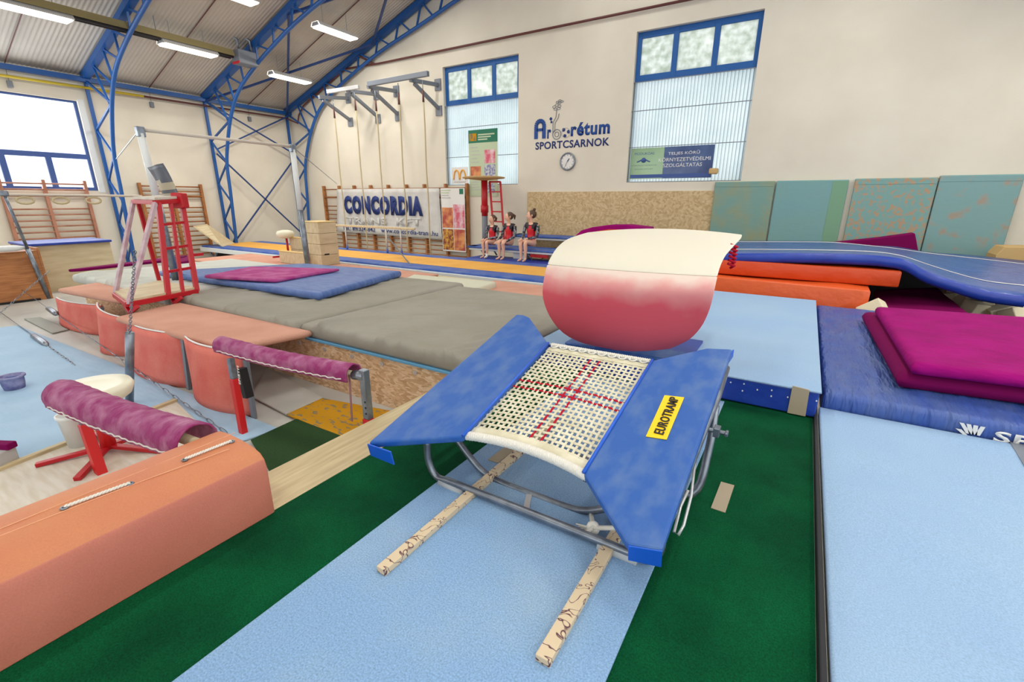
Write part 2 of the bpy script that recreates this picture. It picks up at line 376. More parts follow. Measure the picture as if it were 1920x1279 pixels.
def slab(P, th, r=.03, n=24, m=24, disp=None, sag=0, mi_top=0, mi_side=0, bot=None):
    """soft mat: P = four corners of its top (00,10,11,01)"""
    P = [Vector(p) for p in P]; mb = MB()
    lu = ((P[1]-P[0]).length+(P[2]-P[3]).length)/2; lv = ((P[3]-P[0]).length+(P[2]-P[1]).length)/2
    def pt(u, v): return lerp(lerp(P[0], P[1], u), lerp(P[3], P[2], u), v)
    def clampi(i, k, ins): # param for index with inset
        t = i/k; return ins+(1-2*ins)*t
    iu, iv = r/lu, r/lv
    rows = []
    for j in range(m+1):
        row = []
        for i in range(n+1):
            u = clampi(i, n, iu); v = clampi(j, m, iv); p = pt(u, v)
            if disp: p = p+Vector((0, 0, disp(u, v, p)))
            row.append(p)
        rows.append(row)
    mb.grid(rows, mi_top)
    per = [(i, 0) for i in range(n)]+[(n, j) for j in range(m)]+[(i, m) for i in range(n, 0, -1)]+[(0, j) for j in range(m, 0, -1)]
    rings = []
    for (k, dz) in ((1, 0), (.35, -.3*r), (0, -r), (0, -(th-r)), (.35, -(th-.3*r)), (1, -th)):
        ring = []
        for (i, j) in per:
            u = clampi(i, n, iu*k); v = clampi(j, m, iv*k); p = pt(u, v); d = 0
            if disp and dz > -th*.6:
                uu = clampi(i, n, iu); vv = clampi(j, m, iv); d = disp(uu, vv, pt(uu, vv))
            ring.append(p+Vector((0, 0, dz+d)))
        rings.append(ring)
    mb.grid(rings, mi_side, closed_u=True)
    b = len(mb.v); mb.v += rings[-1]; mb.f.append(tuple(range(b, b+len(per)))[::-1]); mb.m.append(mi_side)
    return mb
def wr(sx, sy, amp, seed=0):
    def f(u, v, p):
        e = min(1, 8*min(u, 1-u, v, 1-v)+.25)
        return amp*e*noise.noise(Vector((p.x*sx+seed, p.y*sy, seed*1.7)))
    return f
def mat_px(name, px, z, th, mats, label, cat='mat', r=.03, disp=None, group=None, mi_side=0, zs=None, n=24, m=24):
    zs = zs or [z]*4
    P = [PZ(a, b, zz) for (a, b), zz in zip(px, zs)]
    return top(name, slab(P, th, r, n, m, disp, mi_side=mi_side), mats, label, cat, group, smooth=True, weld=True)
def rect(x0, x1, y0, y1, z): return [Vector((x0, y0, z)), Vector((x1, y0, z)), Vector((x1, y1, z)), Vector((x0, y1, z))]

# ================================================================== THE SETTING
struct('floor', MB().bx(XL-.3, XR+.3, YR-.3, YB+.3, ZF-.2, ZF), 'floor')
def wall_cells(us, zs, holes, mk, ztop=None):
    mb = MB()
    for i in range(len(us)-1):
        for j in range(len(zs)-1):
            u0, u1, z0, z1 = us[i], us[i+1], zs[j], zs[j+1]
            if any(a <= u0+1e-4 and u1 <= b+1e-4 and c <= z0+1e-4 and z1 <= d+1e-4 for (a, b, c, d) in holes): continue
            za = zb = z1; z0a = z0b = z0
            if ztop:
                ta, tb = ztop(u0), ztop(u1); za, zb, z0a, z0b = min(z1, ta), min(z1, tb), min(z0, ta), min(z0, tb)
                if za-z0a < 1e-3 and zb-z0b < 1e-3: continue
            mb.add([mk(u0, z0a), mk(u1, z0b), mk(u1, zb), mk(u0, za)], [(0, 1, 2, 3)])
    return mb
def reveal(mb, hole, mk, mk2):
    a, b, c, d = hole; ps = [(a, c), (b, c), (b, d), (a, d)]
    for i in range(4):
        p, q = ps[i], ps[(i+1) % 4]
        mb.add([mk(*p), mk(*q), mk2(*q), mk2(*p)], [(0, 1, 2, 3)])
W1 = (PY(836, 127, YB).x, PY(972.5, 100, YB).x, PY(970, 345, YB).z, PY(973, 99.5, YB).z)
W2 = (PY(1194.4, 59.4, YB).x, PY(1434.5, 15.6, YB).x, PY(1176.4, 342.3, YB).z, PY(1194.4, 59.4, YB).z)
zb = min(W1[2], W2[2]); zt = W2[3]
W1 = (-9.86, W1[1], zb, zt); W2 = (W2[0], W2[1], zb, zt)
def mkb(u, z): return (u, YB, z)
xk = XL+(zt-4.77)/.335; us = sorted([XL-.1, xk, W1[0], W1[1], RIDGE, W2[0], W2[1], 2*RIDGE-xk, XR+.1])
mb = wall_cells(us, [ZF, zb, zt, 99], [W1, W2], mkb, lambda u: roofz(u)+.05)
for w in (W1, W2): reveal(mb, w, mkb, lambda u, z: (u, YB+.22, z))
struct('wall_back', mb, 'wall')
def mkl(u, z): return (XL, u, z)
us = sorted([YR-.1, YB+.1]+[v for w in WIN_L for v in w[:2]])
mb = wall_cells(us, [ZF, 1.71, 4.05, roofz(XL)+.05], WIN_L, mkl)
for w in WIN_L: reveal(mb, w, mkl, lambda u, z: (XL-.2, u, z))
struct('wall_left', mb, 'wall')
def mkr(u, z): return (XR, u, z)
us = sorted([YR-.1, YB+.1]+[v for w in FILL_R for v in w[:2]])
mb = wall_cells(us, [ZF, 1.2, 4.2, roofz(XR)+.05], FILL_R, mkr)
struct('wall_right', mb, 'wall')
def mks(u, z): return (u, YR, z)
us = sorted([XL-.1, RIDGE, XR+.1]+[v for w in FILL_S for v in w[:2]])
hs = [(a, b, c, min(d, 4.2)) for a, b, c, d in FILL_S]
mb = wall_cells(us, [ZF, 1.2, 4.2, 99], hs, mks, lambda u: roofz(u)+.05)
struct('wall_rear', mb, 'wall')
# corrugated ceiling, two slopes, ribs running up the slope
mb = MB(); rows = []
ny = int((YB-YR)/.0225)
for x in (XL-.05, RIDGE-4, RIDGE, XR+.05):
    rows.append([Vector((x, YR+(YB-YR)*j/ny, roofz(x)+.009*math.sin(j*PI/2))) for j in range(ny+1)])
mb.grid(rows)
struct('ceiling', mb, 'roofsheet', smooth=True)

def window(name, w, axis, fixed, kind):
    a, b, c, d = w
    def P(u, z, dd=0): return Vector((u, fixed+dd, z)) if axis == 'y' else Vector((fixed-dd, u, z))
    def B(mb, u0, u1, z0, z1, d0=-.03, d1=.04, mi=0):
        p, q = P(u0, z0, d0), P(u1, z1, d1)
        mb.bx(min(p.x, q.x), max(p.x, q.x), min(p.y, q.y), max(p.y, q.y), z0, z1, mi)
    if kind == 'back':
        zm = c+(d-c)*.685
        mb = MB(); t = .13
        B(mb, a, b, d-t, d); B(mb, a, b, zm, zm+t*1.15); B(mb, a+.001, a+.1, zm+.001, d-.001, -.034, .044); B(mb, b-.1, b-.001, zm+.001, d-.001, -.034, .044)
        L3 = b-a; m1, m2 = a+L3*.335, a+L3*.665
        B(mb, m1-.06, m1+.06, zm+.001, d-.001, -.036, .046); B(mb, m2-.06, m2+.06, zm+.001, d-.001, -.036, .046); B(mb, a, a+.04, c, zm-.001); B(mb, b-.03, b, c, zm-.001)
        root = struct(name, mb, 'frame_blue', bevel=.008)
        for (u0, u1) in ((a+.1, m1-.06), (m1+.06, m2-.06), (m2+.06, b-.1)):
            g = MB(); B(g, u0, u1, zm+t, d-t, .0, .008); put('pane', g, 'pane', root)
        g = MB(); n = int((b-a)/.0125); rows = []
        for z in (c, zm):
            rows.append([P(a+(b-a)*j/n, z, -.06+.016*math.sin(j*PI/3)) for j in range(n+1)])
        g.grid(rows); put('corrugated_sheet', g, 'poly', root, smooth=True)
        g = MB()
        for z in (c+.01, c+(zm-c)*.36, c+(zm-c)*.72, zm-.01): B(g, a, b, z-.008, z+.008, -.1, -.085)
        put('sheet_batten', g, 'greyp', root)
    else:
        zm = c+(d-c)*.36; mb = MB()
        B(mb, a, b, d-.05, d); B(mb, a, b, zm, zm+.13); B(mb, a, b, c, c+.09); B(mb, a+.001, a+.05, c+.001, d-.001, -.034, .044); B(mb, b-.06, b-.001, c+.001, d-.001, -.034, .044)
        k = (b-a)/3
        for i in (1, 2): B(mb, a+k*i-.06, a+k*i+.06, c+.001, zm+.05, -.036, .046)
        root = struct(name, mb, 'frame_navy', bevel=.008)
        g = MB(); B(g, a, b, zm+.1, d-.03, .0, .006); put('pane', g, 'clear', root)
        for i in range(3):
            g = MB(); B(g, a+k*i+.05, a+k*(i+1)-.05, c+.08, zm, .0, .006); put('pane', g, 'clear', root)
    return root
window('window_1', W1, 'y', YB+.14, 'back')
window('window_2', W2, 'y', YB+.14, 'back')
for i, w in enumerate(WIN_L[:1]): window('window_%d' % (3+i), w, 'x', XL-.1, 'left')
# white window surround of the left window
mb = MB(); a, b, c, d = WIN_L[0]
mb.bx(XL, XL+.015, b, b+.14, c-.05, d+.05); struct('trim_1', mb, 'white_steel')

# ================================================================== ROOF STEEL
UP = [(-17.42, 4.66), (-15.3, 5.33), (-13.6, 5.9), (-12.3, 6.33), (-10.6, 6.9), (-8.5, 7.6), (RIDGE, 8.45)]
IN = [(-16.95, ZF), (-16.82, 1.0), (-16.75, 1.75), (-16.68, 2.6), (-16.4, 3.3), (-15.95, 4.05), (-15.35, 4.65), (-14.4, 5.15),
      (-13.3, 5.58), (-12.2, 5.95), (-10.4, 6.42), (-9.0, 6.8), (-7.4, 7.2), (RIDGE, 7.45)]
def along(pts, s):
    L = [0]
    for i in range(1, len(pts)): L.append(L[-1]+math.dist(pts[i-1], pts[i]))
    t = s*L[-1]
    for i in range(1, len(pts)):
        if t <= L[i]+1e-9:
            k = (t-L[i-1])/(L[i]-L[i-1]); return (pts[i-1][0]+(pts[i][0]-pts[i-1][0])*k, pts[i-1][1]+(pts[i][1]-pts[i-1][1])*k)
    return pts[-1]
def smooth2(pts, n=48):
    out = []
    for k in range(n+1):
        s = k/n*(len(pts)-1); i = min(int(s), len(pts)-2); t = s-i
        p0, p1, p2, p3 = pts[max(i-1, 0)], pts[i], pts[i+1], pts[min(i+2, len(pts)-1)]
        out.append(tuple(.5*((2*p1[c])+(-p0[c]+p2[c])*t+(2*p0[c]-5*p1[c]+4*p2[c]-p3[c])*t*t+(-p0[c]+3*p1[c]-3*p2[c]+p3[c])*t**3) for c in (0, 1)))
    return out
INs = smooth2(IN)
def truss(y, label):
    t = thing('roof_truss', label, 'truss', (XL+.3, y, ZF), 'blue steel roof trusses')
    for side in (1, -1):
        def X(x): return x if side == 1 else 2*RIDGE-x
        mb = MB().bar((X(-17.42), y, ZF), (X(-17.42), y, 4.66), .075, .075)
        put('wall_chord', mb, 'truss', t)
        mb = MB()
        for i in range(len(UP)-1): mb.bar((X(UP[i][0]), y, UP[i][1]), (X(UP[i+1][0]), y, UP[i+1][1]), .17, .15)
        put('upper_chord', mb, 'truss', t)
        put('lower_chord', MB().tube([(X(p[0]), y, p[1]) for p in INs], .052, 10), 'truss', t, smooth=True)
        mb = MB(); zs = [-.3, .25, .8, 1.4, 2.0, 2.65, 3.35, 4.5]; ins = []
        def inx(z):
            for i in range(len(INs)-1):
                if INs[i][1] <= z <= INs[i+1][1]: return INs[i][0]+(INs[i+1][0]-INs[i][0])*(z-INs[i][1])/(INs[i+1][1]-INs[i][1])
            return IN[0][0]
        for i in range(len(zs)-1):
            a, b = zs[i], zs[i+1]
            if i == len(zs)-2: mb.bar((X(-17.42), y, 4.6), (X(inx(3.9)), y, 3.9), .05); mb.bar((X(-17.42), y, a), (X(inx(3.9)), y, 3.9), .05); break
            if i % 2: mb.bar((X(inx(a)), y, a), (X(-17.42), y, b), .045)
            else: mb.bar((X(-17.42), y, a), (X(inx(a+(b-a))), y, b), .045)
        us = [.06, .13, .2, .28, .36, .44, .52, .6, .68, .76, .84, .92]; lo = [p for p in INs if p[0] > -16.2]
        for i, s in enumerate(us):
            p = along(UP, s); q = along(lo, max(0, s*1.02-.06)); q2 = along(lo, min(1, s*1.02+.0))
            mb.bar((X(p[0]), y, p[1]), (X(q[0]), y, q[1]), .045); mb.bar((X(p[0]), y, p[1]), (X(q2[0]), y, q2[1]), .045)
        put('lattice', mb, 'truss', t)
    return t
truss(5.88, 'blue lattice roof truss with curved foot, leftmost, right of the bright window')
truss(8.93, 'blue lattice roof truss with curved foot, middle one between the window and the corner')
truss(11.85, 'blue lattice roof truss against the back wall, meeting it in the corner')
mb = MB().bar((XL+.12, YR, 4.6), (XL+.12, YB, 4.6), .14, .12)
top('eaves_beam', mb, 'truss', 'long blue steel beam along the top of the left wall', 'beam')
def zroof_line(x): return roofz(x)-.12
def cross(name, a, b, c, d, label, w=.045):
    mb = MB().bar(a, b, w).bar(c, d, w); top(name, mb, 'truss_dk', label, 'brace', bevel=.004)
Xb = -17.2
cross('wall_brace', (Xb, 8.93, 4.5), (Xb, 11.85, 3.15), (Xb, 11.8, 4.5), (Xb, 8.98, 3.1), 'upper dark blue cross brace on the left wall near the corner')
cross('wall_brace', (Xb, 8.93, 2.95), (Xb, 11.8, .1), (Xb, 11.8, 3.0), (Xb, 9.0, .0), 'large lower dark blue cross brace on the left wall near the corner')
for (xa, xb, lab) in ((-17.3, -12.5, 'blue cross brace under the roof just above the corner'), (-12.5, -7.6, 'blue cross brace under the roof at the top edge, higher up the slope')):
    cross('roof_brace', (xa, 8.95, zroof_line(xa)-.1), (xb, 11.8, zroof_line(xb)-.1), (xa, 11.8, zroof_line(xa)-.1), (xb, 8.95, zroof_line(xb)-.1), lab, .06)
for i, y in enumerate((4.35, 7.4, 10.4)):
    mb = MB().tube([(XL+.1, y, roofz(XL)-.03), (-11.6, y, roofz(-11.6)-.03), (RIDGE, y, roofz(RIDGE)-.03)], .014, 6)
    top('sag_rod', mb, 'brown_pipe', 'thin dark rod under the roof sheets, %s' % ('left of the leftmost truss', 'between the left and middle trusses', 'between the middle truss and the back wall')[i], 'rod', 'rods running up the roof slope')
    mb = MB().bx(XL, XL+.08, y-.05, y+.05, 4.15, 4.3).bar((XL+.04, y, 4.3), (XL+.04, y, 4.6), .012)
    top('wall_speaker', mb, 'greyp', 'small grey fitting on the left wall below the eaves, %s' % ('leftmost', 'middle one', 'the one nearest the corner')[i], 'fitting', 'small fittings below the eaves', bevel=.006)
# pipes
mb = MB().tube([(XL+.14, YR, 4.28), PX(269, 180.6, XL+.14)], .035, 8); top('gas_pipe', mb, 'yellow_pipe', 'yellow pipe running along the left wall above the window', 'pipe', smooth=True)
p = PX(269, 180.6, XL+.14)
mb = MB().tube([p, (XL+.14, 11.75, p.z+.02), (-16.8, 11.85, 4.22), (-16.75, 11.9, 4.5), (-16.4, 11.9, 4.8), (-14.0, 11.93, 5.7), (-12.4, 11.93, 5.655), (XR, 11.93, 5.655)], .028, 8)
top('sprinkler_pipe', mb, 'brown_pipe', 'dark red brown pipe continuing the yellow one and crossing the back wall above the windows', 'pipe', smooth=True)
mb = MB().tube([(-13.55, YR, 6.02), (-13.6, 11.0, 6.2), (-13.6, 11.8, 6.15), (-12.6, 11.93, 5.67)], .03, 8)
top('ceiling_pipe', mb, 'brown_pipe', 'pale brown pipe under the roof, the upper of two parallel pipes', 'pipe', smooth=True)
mb = MB().tube([(-14.6, YR, 5.78), (-14.6, 11.75, 5.75)], .032, 8)
top('ceiling_pipe', mb, 'brown_pipe', 'dark brown pipe under the roof, the lower of two parallel pipes, above the heater', 'pipe', smooth=True)
# radiant heater
t = thing('radiant_heater', 'long olive radiant tube heater with grey burner box hanging under the roof', 'heater', (-14.35, 5, 5.2))
mb = MB(); prof = [(-.17, -.06), (-.1, .1), (.1, .1), (.17, -.06)]
rows = [[(-14.35+a, y, 5.35+b) for a, b in prof] for y in (-2, 8.3)]
mb.grid(rows); put('hood', mb, 'olive', t, solid=.01)
put('burner_tube', MB().tube([(-14.42, -2, 5.29), (-14.42, 8.3, 5.29)], .045, 10).tube([(-14.28, -2, 5.29), (-14.28, 8.3, 5.29)], .045, 10), 'dark', t, smooth=True)
put('burner_box', MB().bx(-14.55, -14.15, 8.4, 8.95, 5.15, 5.5), 'greyp', t, bevel=.02)
put('flue', MB().tube([(-14.3, 8.5, 5.5), (-14.3, 8.5, 5.75), (-14.35, 8.3, 5.85), (-14.4, 8.0, 5.85)], .03, 8).tube([(-14.2, 8.8, 5.5), (-14.2, 8.8, 5.78), (-14.3, 8.6, 5.88), (-14.4, 8.3, 5.88)], .03, 8), 'steel', t, smooth=True)
put('warning_strip', MB().bx(-14.5, -14.16, 8.385, 8.4, 5.14, 5.2), 'red', t)
put('hanger', MB().tube([(-14.35, 3, 5.45), (-14.35, 3, 5.8)], .01, 5).tube([(-14.35, 6.5, 5.45), (-14.35, 6.5, 5.8)], .01, 5), 'greyp', t)
# fluorescent fittings
def lamp(x, y, label, power):
    z = roofz(x)-.58
    t = thing('ceiling_light', label, 'light', (x, y, z+.1), 'fluorescent ceiling lights')
    hs = MB(); rows = [[(x+a, yy, z+b) for a, b in ((-.2, 0), (-.13, .1), (.13, .1), (.2, 0))] for yy in (y-.66, y+.66)]
    hs.grid(rows); hs.add([(x-.15, y-.66, z), (x-.11, y-.66, z+.09), (x+.11, y-.66, z+.09), (x+.15, y-.66, z)], [(0, 1, 2, 3)])
    hs.add([(x-.15, y+.66, z), (x-.11, y+.66, z+.09), (x+.11, y+.66, z+.09), (x+.15, y+.66, z)], [(0, 1, 2, 3)])
    put('housing', hs, 'steel_lt', t)
    put('diffuser', MB().bx(x-.17, x+.17, y-.63, y+.63, z-.035, z+.01), 'tube', t, bevel=.02)
    put('suspension', MB().tube([(x, y-.4, z+.09), (x, y-.4, roofz(x)-.02)], .006, 5).tube([(x, y+.4, z+.09), (x, y+.4, roofz(x)-.02)], .006, 5), 'greyp', t)
    a = area('lamp_glow', (x, y, z-.05), (0, 0, 0), .25, 1.2, power, (1, .97, .9)); a.parent = t; a.location = (0, 0, -.15)
L_ = {(-14.55, 10.2): 'lit fluorescent light nearest the corner, lower of the pair above the rope brackets', (-12.05, 10.05): 'lit fluorescent light between the middle truss and the back wall, higher on the slope',
      (-14.35, 7.2): 'lit fluorescent light behind the heater hood', (-12.05, 7.1): 'lit fluorescent light cut by the top edge, above the heater',
      (-14.35, 4.2): 'lit fluorescent light at the far upper left behind the heater'}
for (x, y), lab in L_.items(): lamp(x, y, lab, LAMP_POWER)
for x, lx in ((-9.6, 'the row left of the ridge'), (-4.2, 'the row right of the ridge'), (.3, 'the row above the blue runner'), (3.7, 'the row nearest the right wall')):  # rows out of view, added to light the hall
    for y, ly in ((9.6, 'nearest the back wall'), (5.9, 'second from the back wall'), (2.2, 'third from the back wall'), (-1.5, 'farthest from the back wall')):
        lamp(x, y, 'added unseen fluorescent light in %s, %s' % (lx, ly), LAMP_POWER)

# ================================================================== BACK WALL FITTINGS
# rope brackets
for i, (xo, yo, x1, y1, x2, y2) in enumerate(((624, 178, 652, 184, 657, 230), (668, 167, 705, 177, 708, 224), (708, 159, 742, 171, 746, 219), (786, 147, 820, 159, 823, 209))):
    a = PY(x1, y1, YB-.03); b = PY(x2, y2, YB-.03); x = (a.x+b.x)/2; o = PY(xo, yo, 10.8); o.x = x+.0
    lab = ('leftmost grey wall bracket carrying the climbing ropes', 'second grey wall bracket from the left carrying the climbing ropes', 'third grey wall bracket from the left carrying the climbing ropes', 'rightmost grey wall bracket carrying the climbing ropes, beside the window')[i]
    t = thing('rope_bracket', lab, 'bracket', (x, YB, b.z), 'grey brackets for the climbing ropes')
    put('arm', MB().bar((x, 10.8, o.z), (x, YB-.02, a.z), .1, .1), 'greyp', t, bevel=.008)
    put('strut', MB().bar((x, 10.95, o.z-.06), (x, YB-.02, b.z+.08), .09, .09), 'greyp', t, bevel=.008)
    put('wall_plate', MB().bx(x-.12, x+.12, YB-.04, YB, a.z-.16, a.z+.16), 'greyp', t, bevel=.008)
    put('wall_plate', MB().bx(x-.12, x+.12, YB-.04, YB, b.z-.12, b.z+.16), 'greyp', t, bevel=.008)
a, b = PY(614, 172, 10.8), PY(673, 163, 10.8); top('rope_beam', MB().bar(a, b, .09, .11), 'steel_lt', 'short pale steel beam across the two left rope brackets', 'beam', bevel=.01)
a, b = PY(690, 158, 10.8), PY(803, 140, 10.8); b.z = a.z; top('rope_beam', MB().bar(a, b, .1, .13), 'greyp', 'long grey steel beam across the two right rope brackets', 'beam', bevel=.01)
for i, (x, y) in enumerate(((624, 186), (664, 170), (703, 170), (746, 156), (792, 150))):
    a = PY(x, y, 10.8); lab = ('leftmost', 'second from the left', 'middle', 'second from the right', 'rightmost')[i]
    t = thing('climbing_rope', '%s of five climbing ropes hanging before the banner' % lab, 'rope', (a.x, 10.8, ZF+.1), 'hanging climbing ropes')
    put('rope', MB().tube([(a.x+.01*math.sin(k), 10.8, a.z-.5-(a.z-.5+.15)*k/12) for k in range(13)], .02, 8), 'hemp', t, smooth=True)
    put('collar', MB().tube([(a.x, 10.8, a.z-.25), (a.x, 10.8, a.z-.55)], [.022, .03], 8), 'brown_pipe', t, smooth=True)
    put('hook', MB().tube([(a.x, 10.8, a.z), (a.x, 10.8, a.z-.28)], .012, 6), 'steel', t, smooth=True)
# wall bars
def wall_bars(label, posts, axis, zt, zbot, rungs, m, depth=.12, group=None, off=.02, thick_at=None):
    fx = XL+off if axis == 'x' else YB-off
    def P(u, d, z): return (fx+d, u, z) if axis == 'x' else (u, fx-d, z)
    c = sum(posts)/len(posts); t = thing('wall_bars', label, 'wall bars', P(c, 0, zbot), group)
    for u in posts:
        mb = MB().bar(P(u, depth/2, zbot), P(u, depth/2, zt), depth if axis == 'x' else .07, .07 if axis == 'x' else depth, up=(0, 1, 0))
        put('upright', mb, m, t, bevel=.006)
    for k, z in enumerate(rungs):
        mb = MB().tube([P(posts[0], depth*.7, z), P(posts[-1], depth*.7, z)], .02 if k != 2 else .034, 8)
        put('rung', mb, m, t, smooth=True)
    return t
RZ = [1.87, 1.72, 1.57, 1.22, 1.07, .92, .77, .62, .46, .31, .16, .01, -.14, -.28]
wall_bars('pinkish wooden wall bars below the bright window, at the far left', [3.62, 4.44, 5.3], 'x', 1.97, ZF, RZ, 'rail2')
wall_bars('wooden wall bars on the left wall behind the red ladder stand', [6.6, 7.46, 8.33], 'x', 1.96, ZF, RZ, 'rail')
ps = [PY(x, 350, YB-.1).x for x in (606, 635, 663, 694, 727, 761, 795, 835, 875)]
wall_bars('long row of eight wooden wall bar bays behind the banner', ps, 'y', 1.98, ZF, [1.85]+RZ[2:3]+[1.57]+[1.25, 1.1, .95, .8, .65, .5, .35, .2, .05, -.1, -.25], 'rail')
# banner
yb = YB-.2
a, b, c, d = PY(632, 434, yb), PY(829, 449, yb), PY(823, 353, yb), PY(632, 355, yb)
t = thing('banner', 'large white banner with dark blue letters hung over the wall bars', 'banner', ((a.x+b.x)/2, yb, a.z))
rows = []
for j in range(13):
    v = j/12; rows.append([lerp(lerp(a, b, i/30), lerp(d, c, i/30), v)+Vector((0, -.02*noise.noise(Vector((i*.35, j*.5, 2))), 0)) for i in range(31)])
put('cloth', MB().grid(rows), 'banner', t, smooth=True, solid=.006)
ydir = Vector((0, 0, 1)); ybt = yb-.035
def btxt(s, p0, p1, ptop, m, bold):
    o = PY(*p0, ybt); e = PY(*p1, ybt); tp = PY(*ptop, ybt); xv = (e-o); text(s, o, xv, ydir, xv.length, (tp-o).z, m, t, bold=bold)
btxt('CONCORDIA', (647, 401), (793, 406), (647, 367), 'navy', .075)
btxt('TRANS  KFT', (650, 420), (790, 424), (650, 407), 'banner_grey', .03)
btxt('Tel.: 89/324-842    www.concordia-trans.hu', (643, 431), (821, 443), (643, 423), 'navy', .01)
# poster right of the banner
yp = YB-.2; a, b, c, d = PY(831, 470, yp), PY(874, 475, yp), PY(873, 352, yp), PY(832, 353, yp)
t = thing('food_poster', 'tall narrow white poster with four food photos right of the banner', 'poster', ((a.x+b.x)/2, yp, a.z))
x0, x1 = a.x, b.x; z0, z1 = a.z, d.z
put('sheet', MB().bx(x0, x1, yp-.004, yp+.004, z0, z1), 'poster_white', t)
xm = (x0+x1)/2; q = (z1-z0)
put('food_photo', MB().bx(x0+.02, xm-.01, yp-.008, yp-.004, z0+.38*q, z0+.7*q), 'photo_warm', t)
put('food_photo', MB().bx(xm+.01, x1-.02, yp-.008, yp-.004, z0+.38*q, z0+.75*q), 'photo_pink', t)
put('food_photo', MB().bx(x0+.02, xm-.01, yp-.008, yp-.004, z0+.02*q, z0+.36*q), 'photo_gold', t)
put('food_photo', MB().bx(xm+.01, x1-.02, yp-.008, yp-.004, z0+.02*q, z0+.36*q), 'photo_warm', t)
put('green_emblem', MB().bx(x1-.2, x1-.05, yp-.008, yp-.004, z1-.18, z1-.02), 'poster_green', t)
for k, (w, m) in enumerate(((.36, 'poster_pale'), (.3, 'poster_pale'), (.28, 'grey_print'), (.36, 'grey_print'))):
    put('printed_line', MB().bx(x0+.03, x0+.03+w, yp-.008, yp-.004, z1-.08-.075*k, z1-.045-.075*k), m, t)
# posters on the first window
yw = YB-.01
def quad(px, y): return [PY(x, yy, y) for x, yy in px]
t = thing('green_poster', 'tall green poster with text and small photos hanging in front of the left window', 'poster', PY(907, 370, yw))
a = PY(881, 368, yw); b = PY(933, 240, yw); x0, x1, z0, z1 = a.x, b.x, a.z, b.z; w = x1-x0; h = z1-z0
put('sheet', MB().bx(x0, x1, yw-.006, yw, z0, z1), 'poster_pale', t)
put('header', MB().bx(x0, x1, yw-.01, yw-.006, z1-.19*h, z1), 'poster_green', t)
put('crest', MB().bx(x0+.04*w, x0+.28*w, yw-.014, yw-.01, z1-.16*h, z1-.05*h), 'ochre', t)
for k in range(3): put('printed_line', MB().bx(x0+.34*w, x0+(.9-.12*k)*w, yw-.014, yw-.01, z1-(.085+.035*k)*h, z1-(.065+.035*k)*h), 'poster_pale', t)
for (u0, u1, v0, v1, m) in ((.55, .92, .5, .7, 'photo_pink'), (.55, .92, .28, .48, 'photo_violet'), (.05, .42, .28, .46, 'photo_warm'), (.55, .9, .05, .2, 'photo_violet')):
    put('printed_photo', MB().bx(x0+u0*w, x0+u1*w, yw-.01, yw-.006, z0+v0*h, z0+v1*h), m, t)
for k in range(9):
    v = .74-.055*k if k < 5 else .22-.04*(k-5)
    put('printed_line', MB().bx(x0+.07*w, x0+(.3+.05*(k % 3))*w, yw-.01, yw-.006, z0+v*h, z0+(v+.012)*h), 'grey_print', t)
t = thing('arch_sign', 'small pale card with a golden double arch in the lower left of the window', 'sign', PY(862, 345, yw))
a = PY(848, 345, yw); b = PY(877, 313, yw); put('card', MB().bx(a.x, b.x, yw-.006, yw, a.z, b.z), 'poster_white', t)
cx = (a.x+b.x)/2; pts = []
for s in (-1, 1):
    arch = [(cx+s*.12+.11*math.cos(an), yw-.012, a.z+.13+.27*math.sin(an)) for an in [PI*k/12 for k in range(13)]]
    put('golden_arch', MB().tube(arch, .024, 6), 'yellow_track', t, smooth=True)
put('printed_line', MB().bx(a.x+.08, b.x-.08, yw-.012, yw-.006, a.z+.04, a.z+.07), 'grey_print', t)
# banner on the second window
t = thing('window_banner', 'pale green and blue advertising banner low in the large right window', 'banner', PY(1250, 340, yw))
a = PY(1180, 336, yw); b = PY(1341, 270, yw); x0, x1, z0, z1 = a.x, b.x, a.z, b.z+.0; z1 = PY(1185, 279, yw).z; w = x1-x0; h = z1-z0
g = glassy('translucent_green_print', (214, 224, 198), (204, 216, 190), 2, .2)
g2 = glassy('translucent_blue_print', (150, 164, 194), (120, 134, 172), 2, .1)
put('sheet', MB().bx(x0, x0+.42*w, yw-.006, yw, z0, z1), g, t)
put('blue_field', MB().bx(x0+.42*w, x1, yw-.006, yw, z0, z1), g2, t)
put('blue_strip', MB().bx(x0+.02, x1-.02, yw-.01, yw-.006, z0+.02, z0+.14*h), 'frame_navy', t)
for s, u0, u1, v0, v1, m in (('TELJES KÖRŰ', .47, .84, .72, .86, 'poster_white'), ('KÖRNYEZETVÉDELMI', .36, .97, .54, .68, 'poster_white'), ('SZOLGÁLTATÁS', .42, .88, .36, .5, 'poster_white'),
                             ('MODUKÓAS', .05, .3, .78, .88, 'frame_navy'), ('KÖRNYEZETVÉDELMI ÉS', .02, .34, .42, .47, 'greyp'), ('SZOLGÁLTATÓ KFT', .06, .3, .3, .35, 'greyp')):
    text(s, (x0+u0*w, yw-.012, z0+v0*h), (1, 0, 0), (0, 0, 1), (u1-u0)*w, (v1-v0)*h, m, t, depth=.003)
cx, cz = x0+.17*w, z0+.6*h
put('emblem', MB().tube([(cx-.16+.32*k/10, yw-.014, cz-.03*math.cos(k*PI/5)) for k in range(11)], .015, 6).lathe((cx, yw-.014, cz-.05), [(.02, 0), (.055, .02), (.06, .06), (.03, .11)], 12), 'frame_navy', t)
